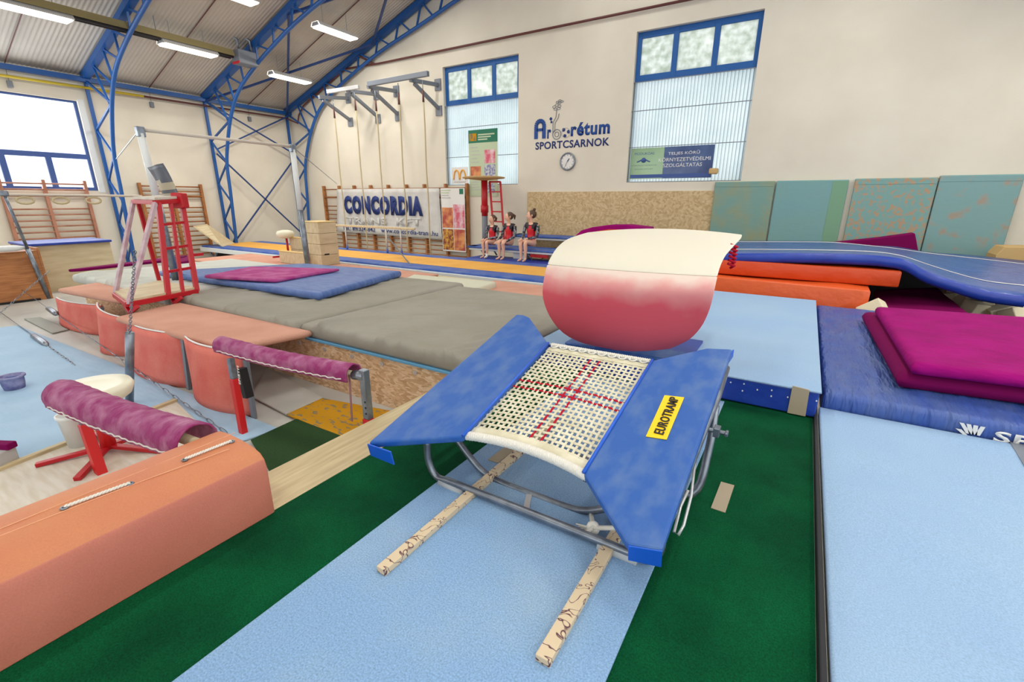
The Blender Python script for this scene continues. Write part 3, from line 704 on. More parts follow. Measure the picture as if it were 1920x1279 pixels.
# logo
t = thing('wall_logo', 'blue painted sports hall lettering with a small plant above it on the back wall', 'lettering', PY(1072, 280, YB))
yl = YB-.003
def ltxt(s, x0, yb0, x1, yb1, yt0, bold=.02, m='logo_blue'):
    o = PY(x0, yb0, yl); e = PY(x1, yb1, yl); tp = PY(x0, yt0, yl); text(s, o, (1, 0, 0), (0, 0, 1), e.x-o.x, tp.z-o.z, m, t, depth=.006, bold=bold)
# the tall A
o = PY(1002, 261, yl); e = PY(1023, 261, yl); tp = PY(1012, 223, yl); w = e.x-o.x; h = tp.z-o.z; tk = w*.3
cx = (o.x+e.x)/2; arc = []
R1 = w/2-tk/2
pth = [(o.x+tk/2, yl-.01, o.z), (o.x+tk/2, yl-.01, o.z+h-w/2)]+[(cx-R1*math.cos(a), yl-.01, o.z+h-w/2+R1*1.0*math.sin(a)) for a in [PI*k/10 for k in range(1, 10)]]+[(e.x-tk/2, yl-.01, o.z+h-w/2), (e.x-tk/2, yl-.01, o.z)]
mb = MB()
for k in range(len(pth)-1): mb.bar(pth[k], pth[k+1], .01 if False else tk, .012, up=(0, 1, 0))
mb.bx(cx-tk*.9, cx+tk*.9, yl-.016, yl-.004, o.z+h*.38, o.z+h*.52); put('letter', mb, 'logo_blue', t)
ltxt('r', 1026, 260, 1033, 259, 243, .03); ltxt('rétum', 1070, 256, 1143, 252, 231, .035)
ltxt('SPORTCSARNOK', 1004, 281, 1142, 274, 267, .02, 'navy')
cb = PY(1044, 252, yl)
mb = MB().tube([(cb.x+.12*math.cos(a), yl-.006, cb.z+.12*math.sin(a)) for a in [2*PI*k/20 for k in range(20)]], .01, 5, closed=True)
mb.tube([(cb.x+.06*math.cos(a), yl-.006, cb.z+.06*math.sin(a)) for a in [2*PI*k/16 for k in range(16)]], .009, 5, closed=True)
mb.tube([(cb.x-.12, yl-.006, cb.z+.02), (cb.x-.12, yl-.006, cb.z+.3), (cb.x-.04, yl-.006, cb.z+.42), (cb.x-.02, yl-.006, cb.z+.6)], .009, 5)
mb.tube([(cb.x-.06, yl-.006, cb.z+.06), (cb.x-.06, yl-.006, cb.z+.28), (cb.x+.03, yl-.006, cb.z+.4), (cb.x+.05, yl-.006, cb.z+.5)], .008, 5)
for k in range(5):
    an = 2*PI*k/5+.4; cx, cz = cb.x-.02+.08*math.cos(an), cb.z+.66+.05*math.sin(an)
    mb.tube([(cx+.05*math.cos(b), yl-.006, cz+.028*math.sin(b)) for b in [2*PI*j/10 for j in range(10)]], .006, 4, closed=True)
for k in range(4):
    an = 2*PI*k/4; cx, cz = cb.x+.06+.07*math.cos(an), cb.z+.78+.03*math.sin(an)
    mb.tube([(cx+.04*math.cos(b), yl-.006, cz+.02*math.sin(b)) for b in [2*PI*j/10 for j in range(10)]], .006, 4, closed=True)
put('plant_drawing', mb, 'greyp', t)
def disc(c, r, th=.006, n=24): return MB().prism([(c.x+r*math.cos(2*PI*k/n), yl-th, c.z+r*math.sin(2*PI*k/n)) for k in range(n)], (0, th, 0))
for (x, y, r) in ((1057, 243.5, .045), (1066, 247, .045), (1059, 255, .045), (1033, 223, .04), (1034, 229, .03)): put('blue_dot', disc(PY(x, y, yl), r), 'navy', t)
cb = PY(1061, 249, yl); put('ball_outline', MB().tube([(cb.x+.12*math.cos(a), yl-.004, cb.z+.12*math.sin(a)) for a in [2*PI*k/20 for k in range(20)]], .005, 4, closed=True), 'grey_print', t)
# clock
c = PY(1065, 303, YB); t = thing('wall_clock', 'round silver rimmed wall clock below the blue lettering', 'clock', c)
R_ = .205
put('rim', MB().tube([(c.x+R_*math.cos(a), YB-.03, c.z+R_*math.sin(a)) for a in [2*PI*k/32 for k in range(32)]], .024, 8, closed=True), 'steel', t, smooth=True)
put('face', disc(Vector((c.x, 0, c.z)), R_, .03, 32), 'poster_white', t)
put('hand', MB().bar((c.x, YB-.045, c.z), (c.x+.05, YB-.045, c.z+.07), .02, .005, up=(0, 1, 0)), 'navy', t)
put('hand', MB().bar((c.x, YB-.05, c.z), (c.x-.06, YB-.05, c.z-.12), .012, .005, up=(0, 1, 0)), 'greyp', t)
mb = MB()
for k in range(12):
    a = k*PI/6; mb.bar((c.x+.15*math.cos(a), YB-.036, c.z+.15*math.sin(a)), (c.x+.175*math.cos(a), YB-.036, c.z+.175*math.sin(a)), .01, .004, up=(0, 1, 0))
put('hour_marks', mb, 'black', t)
# chipboard
a = PY(990, 360, YB); b = PY(1345, 357, YB)
top('chipboard_panel', MB().bx(a.x, b.x, YB-.035, YB-.004, ZF, a.z), 'osb_wall', 'long tan chipboard panel on the back wall behind the gymnasts', 'panel', bevel=.004)
# wall pads
lab = ['worn teal wall pad below the right window, leftmost of four', 'plain smooth teal wall pad with a green right edge, second of four', 'teal wall pad with shredded brown patches, third of four', 'teal wall pad with brown streaks, rightmost of four']
xs = [(1340, 1455), (1455.5, 1594), (1603, 1762), (1762.5, 1925)]; zt = [341, 339, 335, 329]
for i, (xa, xb) in enumerate(xs):
    a = PY(xa, zt[i], YB-.1); b = PY(xb, zt[i], YB-.1); x0, x1 = a.x+.012, b.x-.012
    t = thing('wall_pad', lab[i], 'pad', ((x0+x1)/2, YB-.05, ZF), 'teal wall pads')
    put('pad', MB().bx(x0, x1, YB-.1, YB-.01, ZF, a.z), 'teal%d' % i, t, bevel=.02, seg=3)
    if i == 1: put('green_strip', MB().bx(x1-.27, x1-.01, YB-.106, YB-.1, ZF, a.z-.02), mat('sage_green_strip', (124, 164, 136), .8), t)
    else: put('top_seam', MB().bx(x0+.02, x1-.02, YB-.105, YB-.1, a.z-.11, a.z-.095), 'teal%d' % i, t)
# yellow sponge stuck on window
c = PY(1338, 321, YB-.1); top('foam_scrap', MB().box(c, (.2, .08, .13), .2), 'card', 'small tan scrap at the lower right corner of the window banner', 'scrap', bevel=.03)

# ================================================================== LEFT WALL FURNITURE
# wooden crate
x = -12.6
a0 = PX(0, 560, x); zt_ = PX(60, 468, x).z
t = thing('wooden_podium', 'orange pine box podium at the left edge below the wall bars', 'podium', (-12.9, 1.5, ZF))
put('board_front', MB().bx(-12.64, -12.6, -.5, 2.85, ZF, .5), 'pine', t, bevel=.006)
put('board_end', MB().bx(-13.3, -12.6, 2.85, 2.89, ZF, .58), 'pine', t, bevel=.006)
put('board_top', MB().bx(-13.3, -12.6, -.5, 2.85, .5, .53), 'pine', t, bevel=.006)
put('base_rail', MB().bx(-12.59, -12.56, -.5, 2.7, ZF, ZF+.04), 'black', t)
mb = MB().tube([(-12.52, -.5, .6), (-12.52, 2.55, .6), (-12.52, 2.72, .6)], [.055, .055, .02], 12); top('white_rail', mb, 'white_steel', 'white padded pipe lying along the top edge of the pine podium', 'rail', smooth=True)
t = thing('plywood_box', 'pale plywood box with a thin blue pad on top, behind the pine podium', 'box', (-13.6, 3.7, ZF))
put('carcass', MB().bx(-14.6, -13.5, 3.0, 4.3, ZF, .55), 'ply', t, bevel=.006)
put('rough_end', MB().bx(-14.6, -13.45, 2.92, 3.0, ZF, .55), 'osb_edge', t)
put('blue_pad', MB().bx(-14.65, -13.42, 2.9, 4.32, .55, .6), 'blue_side', t, bevel=.015)
# plywood ramp between wall bars 2 and track
a = PX(372, 425, -16.6); b = PZ(430, 460, .05)
mb = MB(); d = Vector((0, .55, 0)); A = PX(362, 424, -16.8); B = PZ(418, 462, .03); A2 = PX(388, 420, -16.8); B2 = PZ(440, 456, .03)
top('plywood_ramp', MB().prism([A, B, B2, A2], (0, 0, -.04)), 'ply', 'pale plywood ramp leaning from the wall bars down to the yellow track', 'ramp', bevel=.004)

# ================================================================== PODIUM ON THE LEFT
XM = -4.36; XE_ = -2.40
t = thing('mat_podium', 'chipboard walled podium carrying the grey mats', 'podium', (-6, 4, ZF))
put('chipboard_side', MB().bx(-10.6, XE_-.005, 2.84, 2.88, ZF, .1), 'osb', t)
put('deck', MB().bx(-10.6, XE_-.005, 2.88, 5.7, .06, .1), 'ply', t)
put('rear_deck', MB().bx(-13.4, XE_-.005, 5.7, 7.4, -.06, -.02), 'ply', t)
put('blue_edge_strip', MB().bx(-4.3, -2.05, 2.81, 2.86, .085, .11), mat('light_blue_strip', (96, 160, 200), .6), t, bevel=.004)
mb = MB()
for k in range(6):
    c = Vector((-2.35-.42*k, 2.835, .015)); mb.tube([c+Vector((0, .01, 0)), c+Vector((0, -.006, 0))], .022, 10); 
put('bolt', mb, 'steel_lt', t)
def folds(seed, x0, x1, y0, y1, n, amp=.02, slow=.012):
    rnd = random.Random(seed); F = []
    for _ in range(n):
        fr_ = rnd.random() < .6
        F.append((rnd.uniform(x0-.3, x1), y0+(0 if fr_ else rnd.uniform(.3, (y1-y0)*.8)), rnd.uniform(.5, 1.6), rnd.uniform(.15, .7), rnd.uniform(.0, .5), rnd.uniform(.013, .026), rnd.uniform(.5, 1)*amp))
    def f(u, v, p):
        d = slow*noise.noise(Vector((p.x*.8, p.y*.8, seed)))
        for (fx, fy, ln, sl, cv, w, a) in F:
            t_ = (p.y-fy)/ln
            if -.05 < t_ < 1.05:
                c = fx+sl*(p.y-fy)+cv*(p.y-fy)**2; q = (p.x-c)/w; q = q if q < 0 else q*.6
                if abs(q) < 3.5:
                    d += a*math.exp(-q*q*.5)*max(0, math.sin(PI*min(1, max(0, .5*(1 if fy <= y0+.01 else 0)+t_*(.5 if fy <= y0+.01 else 1)))))
        return d*min(1, 8*min(u, 1-u)+.2)*min(1, 8*(1-v)+.1)
    return f
f1 = wr(.9, 5, .03, 3); f2 = wr(1.2, 5, .03, 8)
def grey_disp(seed, ampx, dirx, diry, front=True):
    def f(u, v, p):
        e = min(1, 6*min(u, 1-u, v, 1-v)+.35)*(1 if not front else .45+.9*max(0, 1-v*1.4)**1.5+.35*max(0, noise.noise(Vector((p.x*.6, p.y*.6, seed+9))))); s = p.x*dirx+p.y*diry
        w = noise.noise(Vector((p.x*.7, p.y*.7, seed)))
        q_ = (p.x*diry-p.y*dirx)
        r = 1-abs(noise.noise(Vector((q_*.45+seed, s*3.2+w*2.2, seed))))*2.4
        r2 = 1-abs(noise.noise(Vector((q_*.8-seed, s*6.5-w*2, seed*2))))*3
        return ampx*e*(max(0, r-.5)*1.7*(.5+w)+max(0, r2-.4)*.5+w*.9)
    return f
top('grey_mat', slab(rect(XM, -2.05, 2.82, 5.5, .25), .15, .045, 190, 110, folds(1, XM, -2.05, 2.82, 5.5, 48, .026)), 'grey_mat', 'large wrinkled grey canvas mat directly behind the small trampoline', 'mat', 'grey canvas mats', smooth=True, weld=True)
top('grey_mat', slab([Vector((-7.2, 2.78, .25)), Vector((XM-.02, 2.76, .26)), Vector((XM-.02, 5.65, .27)), Vector((-7.2, 5.5, .25))], .15, .045, 230, 100, folds(4, -7.2, XM, 2.78, 5.5, 50, .028)), 'grey_mat', 'wrinkled grey canvas mat under the blue mat with the purple mat', 'mat', 'grey canvas mats', smooth=True, weld=True)
top('pale_mat', slab(rect(-10.6, -7.22, 2.74, 5.45, .25), .15, .045, 160, 60, folds(7, -10.6, -7.2, 2.74, 5.45, 45, .035)), 'white_mat', 'off white canvas mat at the far left end of the podium, behind the red stand', 'mat', None, smooth=True, weld=True)
P = [PZ(735, 534, .28), PZ(905, 545, .12), PZ(985, 529, .12), PZ(800, 512, .26)]
mat_px('cream_mat', [(740, 530), (876, 546), (930, 528), (775, 514)], .13, .14, 'cream_mat', 'small cream mat beyond the grey mats, before the yellow track', r=.03)
top('salmon_mat', slab(rect(-4.9, -2.05, 5.75, 7.3, .03), .05, .02, 8, 8), 'pink_mat', 'salmon mat left of the vault, beyond the large grey mat', 'mat', smooth=True)
top('salmon_mat', slab(rect(-13.2, -6.3, 5.75, 7.3, .03), .05, .02, 8, 8), 'pink_mat', 'long salmon mat under the plywood blocks, beside the yellow track', 'mat', smooth=True)
# blue + purple mat
mat_px('blue_landing_mat', [(597, 550), (752, 508), (575, 494), (296, 507)], .37, .1, 'blue_mat', 'scuffed blue mat lying on the grey mat, under a purple mat', r=.035, disp=wr(2, 2, .015, 2))
mat_px('purple_mat', [(516, 524), (636, 503), (470, 499), (383, 516)], .43, .05, 'purple_lt', 'chalky purple mat lying on the blue mat in the middle distance', r=.02, disp=wr(2.5, 2, .03, 5))
P = [Vector((-11.1, 2.75, .31)), Vector((-10.9, 2.75, .31)), Vector((-10.9, 4.9, .31)), Vector((-11.1, 4.9, .31))]
top('purple_strip', slab([PZ(128, 505, .3), PZ(150, 504, .3), PZ(352, 483, .3), PZ(350, 478, .3)], .05, .015, 6, 30), 'purple_dk', 'thin dark purple mat edge behind the off white mat at far left', 'mat', smooth=True)
top('purple_strip', slab([PZ(310, 497, .3), PZ(356, 488, .3), PZ(352, 479, .3), PZ(308, 486, .3)], .06, .015, 6, 6), 'purple_dk', 'short dark purple block seen through the red ladder', 'mat', smooth=True)
# salmon shelves in front of the podium
top('salmon_shelf_mat', slab([PZ(482, 672, .12)+Vector((0, .15, 0)), Vector((-4.0, 2.72, .2)), Vector((-6.35, 2.72, .2)), PZ(216, 600, .2)][0:0] or [PZ(216, 594, .21), PZ(425, 650, .21), PZ(584, 619, .21), PZ(338, 566, .21)], .075, .03, 30, 12), 'pink_mat', 'long salmon carpeted mat in front of the grey mats, right of the red stand', 'mat', smooth=True, weld=True)
top('salmon_shelf_mat', slab([PZ(108, 541, .21), PZ(222, 562, .21), PZ(320, 548, .21), PZ(190, 528, .21)], .075, .03, 20, 10), 'pink_mat', 'shorter salmon carpeted mat left of the red stand', 'mat', smooth=True, weld=True)
# extend the long shelf towards the purple bar
# curved coral pads
cp = [((97, 560), (180, 575), (186, 632), (106, 600), 2.3, 'leftmost curved coral foam pad standing on the floor'),
      ((172, 571), (231, 601), (236, 662), (186, 640), 2.12, 'second curved coral foam pad from the left'),
      ((228, 604), (330, 631), (343, 713), (243, 690), 2.0, 'third curved coral foam pad, behind the grey post'),
      ((334, 634), (446, 664), (462, 751), (352, 719), 1.98, 'rightmost curved coral foam pad, beside the red bar post')]
for (a, b, c, d, y, lab) in cp:
    A, B, C, D = PY(*a, y), PY(*b, y), PY(*c, y), PY(*d, y); C.z = D.z = min(ZF+.01, 9); rows = []
    for j in range(9):
        v = j/8; row = []
        for i in range(17):
            u = i/16; p = lerp(lerp(A, B, u), lerp(D, C, u), v); p.y -= .15*4*u*(1-u)*(.6+.4*v)-.06; row.append(p)
        rows.append(row)
    t = thing('curved_pad', lab, 'pad', ((A.x+B.x)/2, y, ZF), 'curved coral foam pads')
    put('pad_cover', MB().grid(rows), 'pink_pad', t, smooth=True, solid=.035)
    rim = [p+Vector((0, 0, .012)) for p in rows[0]]; put('pale_rim', MB().tube(rim, .009, 6), 'poster_white', t, smooth=True)
    put('support_strut', MB().bar(B+Vector((.02, .05, -.02)), Vector((C.x+.02, C.y+.03, ZF)), .05, .03), 'greyp', t)

# ================================================================== RED LADDER STAND
zb_, ztp = .24, 1.47
A, B, C, D = PZ(216, 553, .3), PZ(241, 571, .3), PZ(369, 546, .3), PZ(300, 532, .3)
TA, TB, TC = Vector((-7.6, 2.79, ztp)), Vector((-6.9, 2.75, ztp)), Vector((-7.12, 3.17, ztp))
TB = PZ(291, 381, 1.455); 
def ray_at(px, py, dist_y): return PY(px, py, dist_y)
TB = PY(291, 380, 2.75); TA = PY(250, 378, 2.79); TC = PY(343, 376, 3.17); TD = PY(300, 374, 3.25)
t = thing('ladder_stand', 'red steel ladder stand with plywood shelves on the salmon mats', 'ladder stand', ((A.x+C.x)/2, (A.y+C.y)/2, .21))
for (p, q, m) in ((A, TA, 'dirty_white'), (B, TB, 'dirty_white')): put('leg', MB().bar(p, q, .045), m, t, bevel=.004, label='chalky pale leg')
P1, P3 = lerp(B, C, .55), C; P2 = lerp(P1, P3, .5)
put('leg', MB().bar(D, lerp(TA, TD, .15), .045), 'red', t, bevel=.004)
T1 = lerp(TB, TC, .1); T3 = lerp(TB, TC, .95); T2 = lerp(T1, T3, .5)
put('leg', MB().bar(P1, T1, .055), 'red', t, bevel=.004); put('leg', MB().bar(P3, T3, .055), 'red', t, bevel=.004); put('leg', MB().bar(P2, T2, .04), 'red', t, bevel=.004)
for k in (.235, .49, .735): put('rung', MB().bar(lerp(T1, P1, k), lerp(T3, P3, k), .032), 'red', t)
put('top_rail', MB().bar(TA, TB, .05).bar(TB, TC, .05).bar(TC, TD, .05).bar(TD, TA, .05), 'red', t, bevel=.004)
put('top_shelf', MB().prism([p+Vector((0, 0, .03)) for p in (TA, TB, TC, TD)], (0, 0, .03)), 'board', t)
put('base_rail', MB().bar(A, B, .06).bar(B, C, .06).bar(C, D, .05).bar(D, A, .05), 'red', t, bevel=.004)
put('base_shelf', MB().prism([p+Vector((0, 0, .03)) for p in (A, B, C, D)], (0, 0, .025)), 'ply', t)
for k in (0, .62):
    q = lerp(B, C, k); put('foot', MB().bar(q+Vector((-.1, 0, -.02)), q+Vector((0, 0, -.1)), .04).bar(q+Vector((.1, .05, -.02)), q+Vector((0, 0, -.1)), .04), 'red', t)
q = lerp(TC, TB, .05); put('corner_plate', MB().box(q+Vector((0, -.02, 0)), (.16, .12, .2), .5), 'red', t, bevel=.02)
put('side_handle', MB().bar(lerp(T3, P3, .6), lerp(T3, P3, .6)+Vector((-.02, .16, 0)), .035), 'red', t)
a, b, c, d = PY(276, 314, 3.1), PY(304, 306, 3.1), PY(343, 374, 3.2), PY(312, 376, 3.2)
rows = [[lerp(lerp(a, b, i/8), lerp(d, c, i/8), j/10)+Vector((0, .012*math.sin(i*.9+j*.4), 0)) for i in range(9)] for j in range(11)]
hc = MB().grid(rows)
for k in range(len(hc.f)):
    if k//8 in (5, 6, 8): hc.m[k] = 1
    if k//8 == 4 and k % 8 < 3: hc.m[k] = 1
top('hanging_cloth', hc, ['cloth_dark', 'hanging_beige'], 'silver and black printed cloth hung above the red ladder stand', 'cloth', smooth=True, solid=.004)

# ================================================================== HIGH BAR
xb = -8.4
a = PX(262, 243, xb); b = PX(548, 275, xb)
t = thing('high_bar', 'high horizontal bar with silver posts spanning above the blue mat', 'high bar', (xb, (a.y+b.y)/2, ZF))
put('rail', MB().tube([a, b], .026, 10), mat('chalked_rail', (206, 196, 182), .6), t, smooth=True)
pa = PX(306, 372, xb); pa2 = PX(350, 560, xb)
put('post', MB().tube([a+Vector((0, 0, -.05)), Vector((xb, a.y+.03, 1.45))], .05, 10), 'white_steel', t, smooth=True)
put('post', MB().tube([Vector((xb, a.y+.03, 1.45)), Vector((xb, a.y+.06, .25))], .055, 10), 'steel', t, smooth=True)
put('post', MB().tube([b+Vector((0, 0, -.05)), Vector((xb, b.y, 1.3))], .05, 10), 'white_steel', t, smooth=True)
put('post', MB().tube([Vector((xb, b.y, 1.3)), Vector((xb, b.y+.02, .03))], .055, 10), 'steel', t, smooth=True)
for p, s in ((a, -1), (b, 1)): put('clamp', MB().box(p+Vector((0, 0, -.03)), (.09, .1, .14)), 'steel', t, bevel=.01)
put('guy_cable', MB().tube([a, PX(218, 298, xb-3)], .008, 5).tube([b, PY(632, 345, 10.5)], .008, 5), 'steel', t)
# second bar at the far left
pb = PZ(92, 560, ZF); y0 = pb.y
t = thing('high_bar', 'high horizontal bar at the left edge with grey post before the pine podium', 'high bar', (pb.x, pb.y, ZF))
tp = Vector((pb.x+.3, y0-.25, 1.58))
e = PX(262, 351, tp.x); 
put('rail', MB().tube([tp+Vector((0, -3.0, 0)), Vector((tp.x, e.y, tp.z-.03))], .024, 10), mat('chalked_rail', (206, 196, 182), .6), t, smooth=True)
put('post', MB().tube([pb, lerp(pb, tp, .5)], .038, 10), 'steel', t, smooth=True)
put('post', MB().tube([lerp(pb, tp, .5), tp], .026, 10), 'steel', t, smooth=True)
put('clamp', MB().box(tp, (.08, .12, .1)), 'steel', t, bevel=.02)
for k in range(3): put('rope_knot', MB().tube([tp+Vector((0, .25+.5*k+.12*math.cos(a_), -.12+.06*math.sin(a_))) for a_ in [2*PI*j/12 for j in range(12)]], .02, 6, closed=True), 'hemp', t, smooth=True)

# ================================================================== PLYWOOD BLOCKS AND MUSHROOM
def pxbox(name, front, left, right, topy, z0, label, hole=None):
    """front = nearest vertical edge's foot"""
    c = PZ(*front, z0); x0 = PY(left, front[1]-3, c.y).x; y1 = PX(right, front[1]-2, c.x).y
    zt_ = PY(front[0], topy, c.y).z
    t = thing(name, label, 'block', ((x0+c.x)/2, (c.y+y1)/2, z0), 'plywood vaulting blocks')
    h = zt_-z0
    n = max(1, round(h/.24))
    for k in range(n): put('block_layer', MB().bx(x0, c.x, c.y, y1, z0+h*k/n+.004, z0+h*(k+1)/n-.002), 'ply', t, bevel=.006)
    put('top_plate', MB().bx(x0-.01, c.x+.01, c.y-.01, y1+.01, zt_, zt_+.02), mat('golden_plywood', (226, 196, 130), .5), t, bevel=.004)
    if hole: 
        hp = PX(hole[0], hole[1], c.x); put('hand_hole', MB().box(hp+Vector((.003, 0, 0)), (.008, .13, .035)), 'black', t, bevel=.003)
pxbox('vaulting_block', (605, 499), 573, 638, 418, .03, 'tall plywood block tower, the tallest of the three beside the bar post', (613, 477))
pxbox('vaulting_block', (577, 492), 548, 581, 448, .03, 'middle height plywood block tower left of the tallest one')
pxbox('vaulting_block', (572, 498), 526, 578, 476, .03, 'low wide plywood block in front of the other two')
c = PY(535, 439, 6.9)
t = thing('mushroom_trainer', 'cream mushroom pommel trainer on a red pole behind the plywood blocks', 'mushroom', (c.x, c.y, .14))
put('pommel_cap', MB().lathe((c.x, c.y, c.z-.08), [(.05, -.02), (.16, .0), (.2, .05), (.205, .1), (.18, .15), (.08, .175), (.01, .178)], 28), 'cream_plastic', t, smooth=True)
put('pole', MB().tube([(c.x+.02, c.y, c.z-.08), (c.x+.02, c.y, .14)], .025, 10), 'red', t, smooth=True)
put('base', MB().bar((c.x-.3, c.y, .16), (c.x+.3, c.y, .16), .04).bar((c.x, c.y-.4, .16), (c.x, c.y+.2, .16), .04), 'red', t)
# low rail before the banner
a, b = PY(598, 421, 9.6), PY(778, 427, 9.6); b.z = a.z
t = thing('low_bar', 'low beige rail on thin legs in front of the banner', 'bar', ((a.x+b.x)/2, 9.6, 0))
put('rail', MB().bar(a, b, .06, .06), 'ply', t, bevel=.015, seg=3)
for px in (647, 723, 750):
    q = PY(px, 424, 9.6); put('leg', MB().tube([(q.x, 9.6, q.z), (q.x, 9.6, .1)], .022, 8), 'steel_lt', t, smooth=True); put('leg', MB().tube([(q.x, 9.6, .12), (q.x, 9.6, .0)], .03, 8), 'track_blue', t, smooth=True, label='blue leg foot')
put('guy_chain', MB().tube([PY(728, 446, 9.6), PY(790, 521, 7.6)], .018, 6), 'steel', t)

# ================================================================== TUMBLING TRACK
t = thing('tumbling_track', 'long raised tumbling track with a yellow bed and blue borders', 'track', (-10, 8.7, ZF))
xa, xz = -17.0, -3.2
put('yellow_bed', MB().prism([(xa, 8.3, .02), (xz, 8.3, .02), (xz, 9.45, .02), (xa, 9.45, .02)], (0, 0, -.06)), 'yellow_track', t)
put('near_pad', MB().bx(xa, xz, 7.82, 8.3, -.07, .02), 'track_blue', t, bevel=.025, seg=3)
put('far_pad', MB().bx(xa, xz, 9.45, 9.9, -.07, .02), 'track_blue', t, bevel=.025, seg=3)
put('frame_rail', MB().bx(xa, xz, 7.76, 7.82, -.16, -.03), 'white_steel', t, bevel=.01)
mb = MB()
for k in range(9):
    x = xa+.4+k*1.65; mb.bar((x, 7.85, -.1), (x+.25, 7.85, ZF), .05).bar((x+.5, 7.85, -.1), (x+.25, 7.85, ZF), .05)
put('folding_legs', mb, 'greyp', t)
put('under_track_dark', MB().bx(xa, xz, 8.2, 8.22, ZF, -.08), 'dark', t)  # black sheet put in for the darkness beneath the track
top('foot_mat', slab(rect(-7.6, -3.4, 9.93, 10.75, .02), .1, .02, 10, 6), 'blue_side', 'royal blue mat under the gymnasts\' feet beyond the yellow track', 'mat', smooth=True)
# trampolines behind
def tramp(name, px0, px1, y0, y1, z, label, x1=None):
    a = PY(*px0, y0); b = PY(*px1, y0); xa_, xb_ = a.x, (x1 or b.x)
    t = thing(name, label, 'trampoline', ((xa_+xb_)/2, (y0+y1)/2, 0))
    put('bed', MB().bx(xa_+.2, xb_-.2, y0+.2, y1-.2, z-.02, z), 'white_mat', t)
    mb = MB().bx(xa_, xb_, y0, y0+.28, z-.03, z+.02).bx(xa_, xb_, y1-.28, y1, z-.03, z+.02).bx(xa_, xa_+.3, y0, y1, z-.03, z+.02).bx(xb_-.3, xb_, y0, y1, z-.03, z+.02)
    put('frame_pad', mb, 'track_blue', t, bevel=.012)
    put('frame_tube', MB().tube([(xa_+.05, y0+.05, z-.06), (xb_-.05, y0+.05, z-.06), (xb_-.05, y1-.05, z-.06), (xa_+.05, y1-.05, z-.06)], .03, 8, closed=True), 'white_steel', t, smooth=True)
    for xx in (xa_+.5, lerp(xa_, xb_, .5), xb_-.5):
        put('leg', MB().tube([(xx-.12, y0+.1, z-.06), (xx+.05, y0+.1, .0)], .022, 8).tube([(xx-.12, y1-.1, z-.06), (xx+.05, y1-.1, .0)], .022, 8), 'steel', t, smooth=True)
    return t
zt1 = .27
tt = tramp('trampoline', (876, 464), (1048, 470), 10.35, 11.1, zt1, 'low trampoline with blue frame pads on which the three gymnasts sit', x1=-3.9)
q = PY(1008, 475, 10.3); put('red_crossbar', MB().box((q.x, 10.38, .14), (.5, .03, .07)), 'red', tt)
put('storage_box', MB().bx(-6.45, -6.1, 10.5, 10.8, .0, .22), 'white_steel', tt)
tramp('trampoline', (952, 447), (1120, 450), 11.2, 11.85, .55, 'higher trampoline with blue frame pads against the back wall, behind the gymnasts', x1=-3.4)
# judge platform
c = PY(908, 335, 11.3)
t = thing('spotting_tower', 'tall red pole with a wooden platform and red ladder left of the gymnasts', 'tower', (c.x, 11.3, 0))
put('pole', MB().tube([(c.x, 11.3, c.z), (c.x, 11.3, PY(908, 405, 11.3).z)], .09, 12), 'red', t, smooth=True)
put('pole_base', MB().tube([(c.x, 11.3, PY(908, 405, 11.3).z+.02), (c.x, 11.3, .0)], .085, 12), 'greyp', t, smooth=True)
put('collar', MB().tube([(c.x, 11.3, 1.35), (c.x, 11.3, 1.15)], .11, 12), 'red', t, smooth=True)
a = PY(866, 331, 11.1); b = PY(949, 332, 11.3)
put('platform', MB().lathe(((a.x+b.x)/2, 11.2, c.z), [(.15, -.05), (.7, .0), (.72, .03), (.6, .05)], 24, sx=.85, sy=.8), 'card', t)
l0, l1 = PY(918, 341, 11.4), PY(938, 341, 11.4); m0, m1 = PY(927, 425, 11.0), PY(946, 425, 11.0); m0.z = m1.z = .3
put('ladder_rail', MB().bar(l0, m0, .05), 'red', t, bevel=.004); put('ladder_rail', MB().bar(l1, m1, .05), 'red', t, bevel=.004)
for k in range(1, 7): put('ladder_rung', MB().bar(lerp(l0, m0, k/6.3), lerp(l1, m1, k/6.3), .035), 'red', t)
put('ladder_top', MB().bar(l0, l1, .05), 'red', t)

# ================================================================== GYMNASTS
def skinmesh(pts, edges, name, sub=2):
    me = bpy.data.meshes.new(name); me.from_pydata([p[0] for p in pts], edges, [])
    o = bpy.data.objects.new(name, me); COL.objects.link(o)
    md = o.modifiers.new('skin', 'SKIN'); md.use_smooth_shade = True
    for i, p in enumerate(pts):
        r = p[1]; me.skin_vertices[0].data[i].radius = (r, r) if not isinstance(r, tuple) else r
        me.skin_vertices[0].data[i].use_root = (i == 0)
    s = o.modifiers.new('sub', 'SUBSURF'); s.levels = sub; s.render_levels = sub
    bpy.context.view_layer.update(); dg = bpy.context.evaluated_depsgraph_get()
    out = bpy.data.meshes.new_from_object(o.evaluated_get(dg)); bpy.data.objects.remove(o)
    for p in out.polygons: p.use_smooth = True
    return out
def ell(c, r, n=14, m=10):
    mb = MB(); rows = []
    for i in range(m+1):
        a = PI*i/m; rows.append([Vector(c)+Vector((r[0]*math.sin(a)*math.cos(2*PI*j/n), r[1]*math.sin(a)*math.sin(2*PI*j/n), r[2]*math.cos(a))) for j in range(n)])
    mb.grid(rows, closed_u=True); return mb
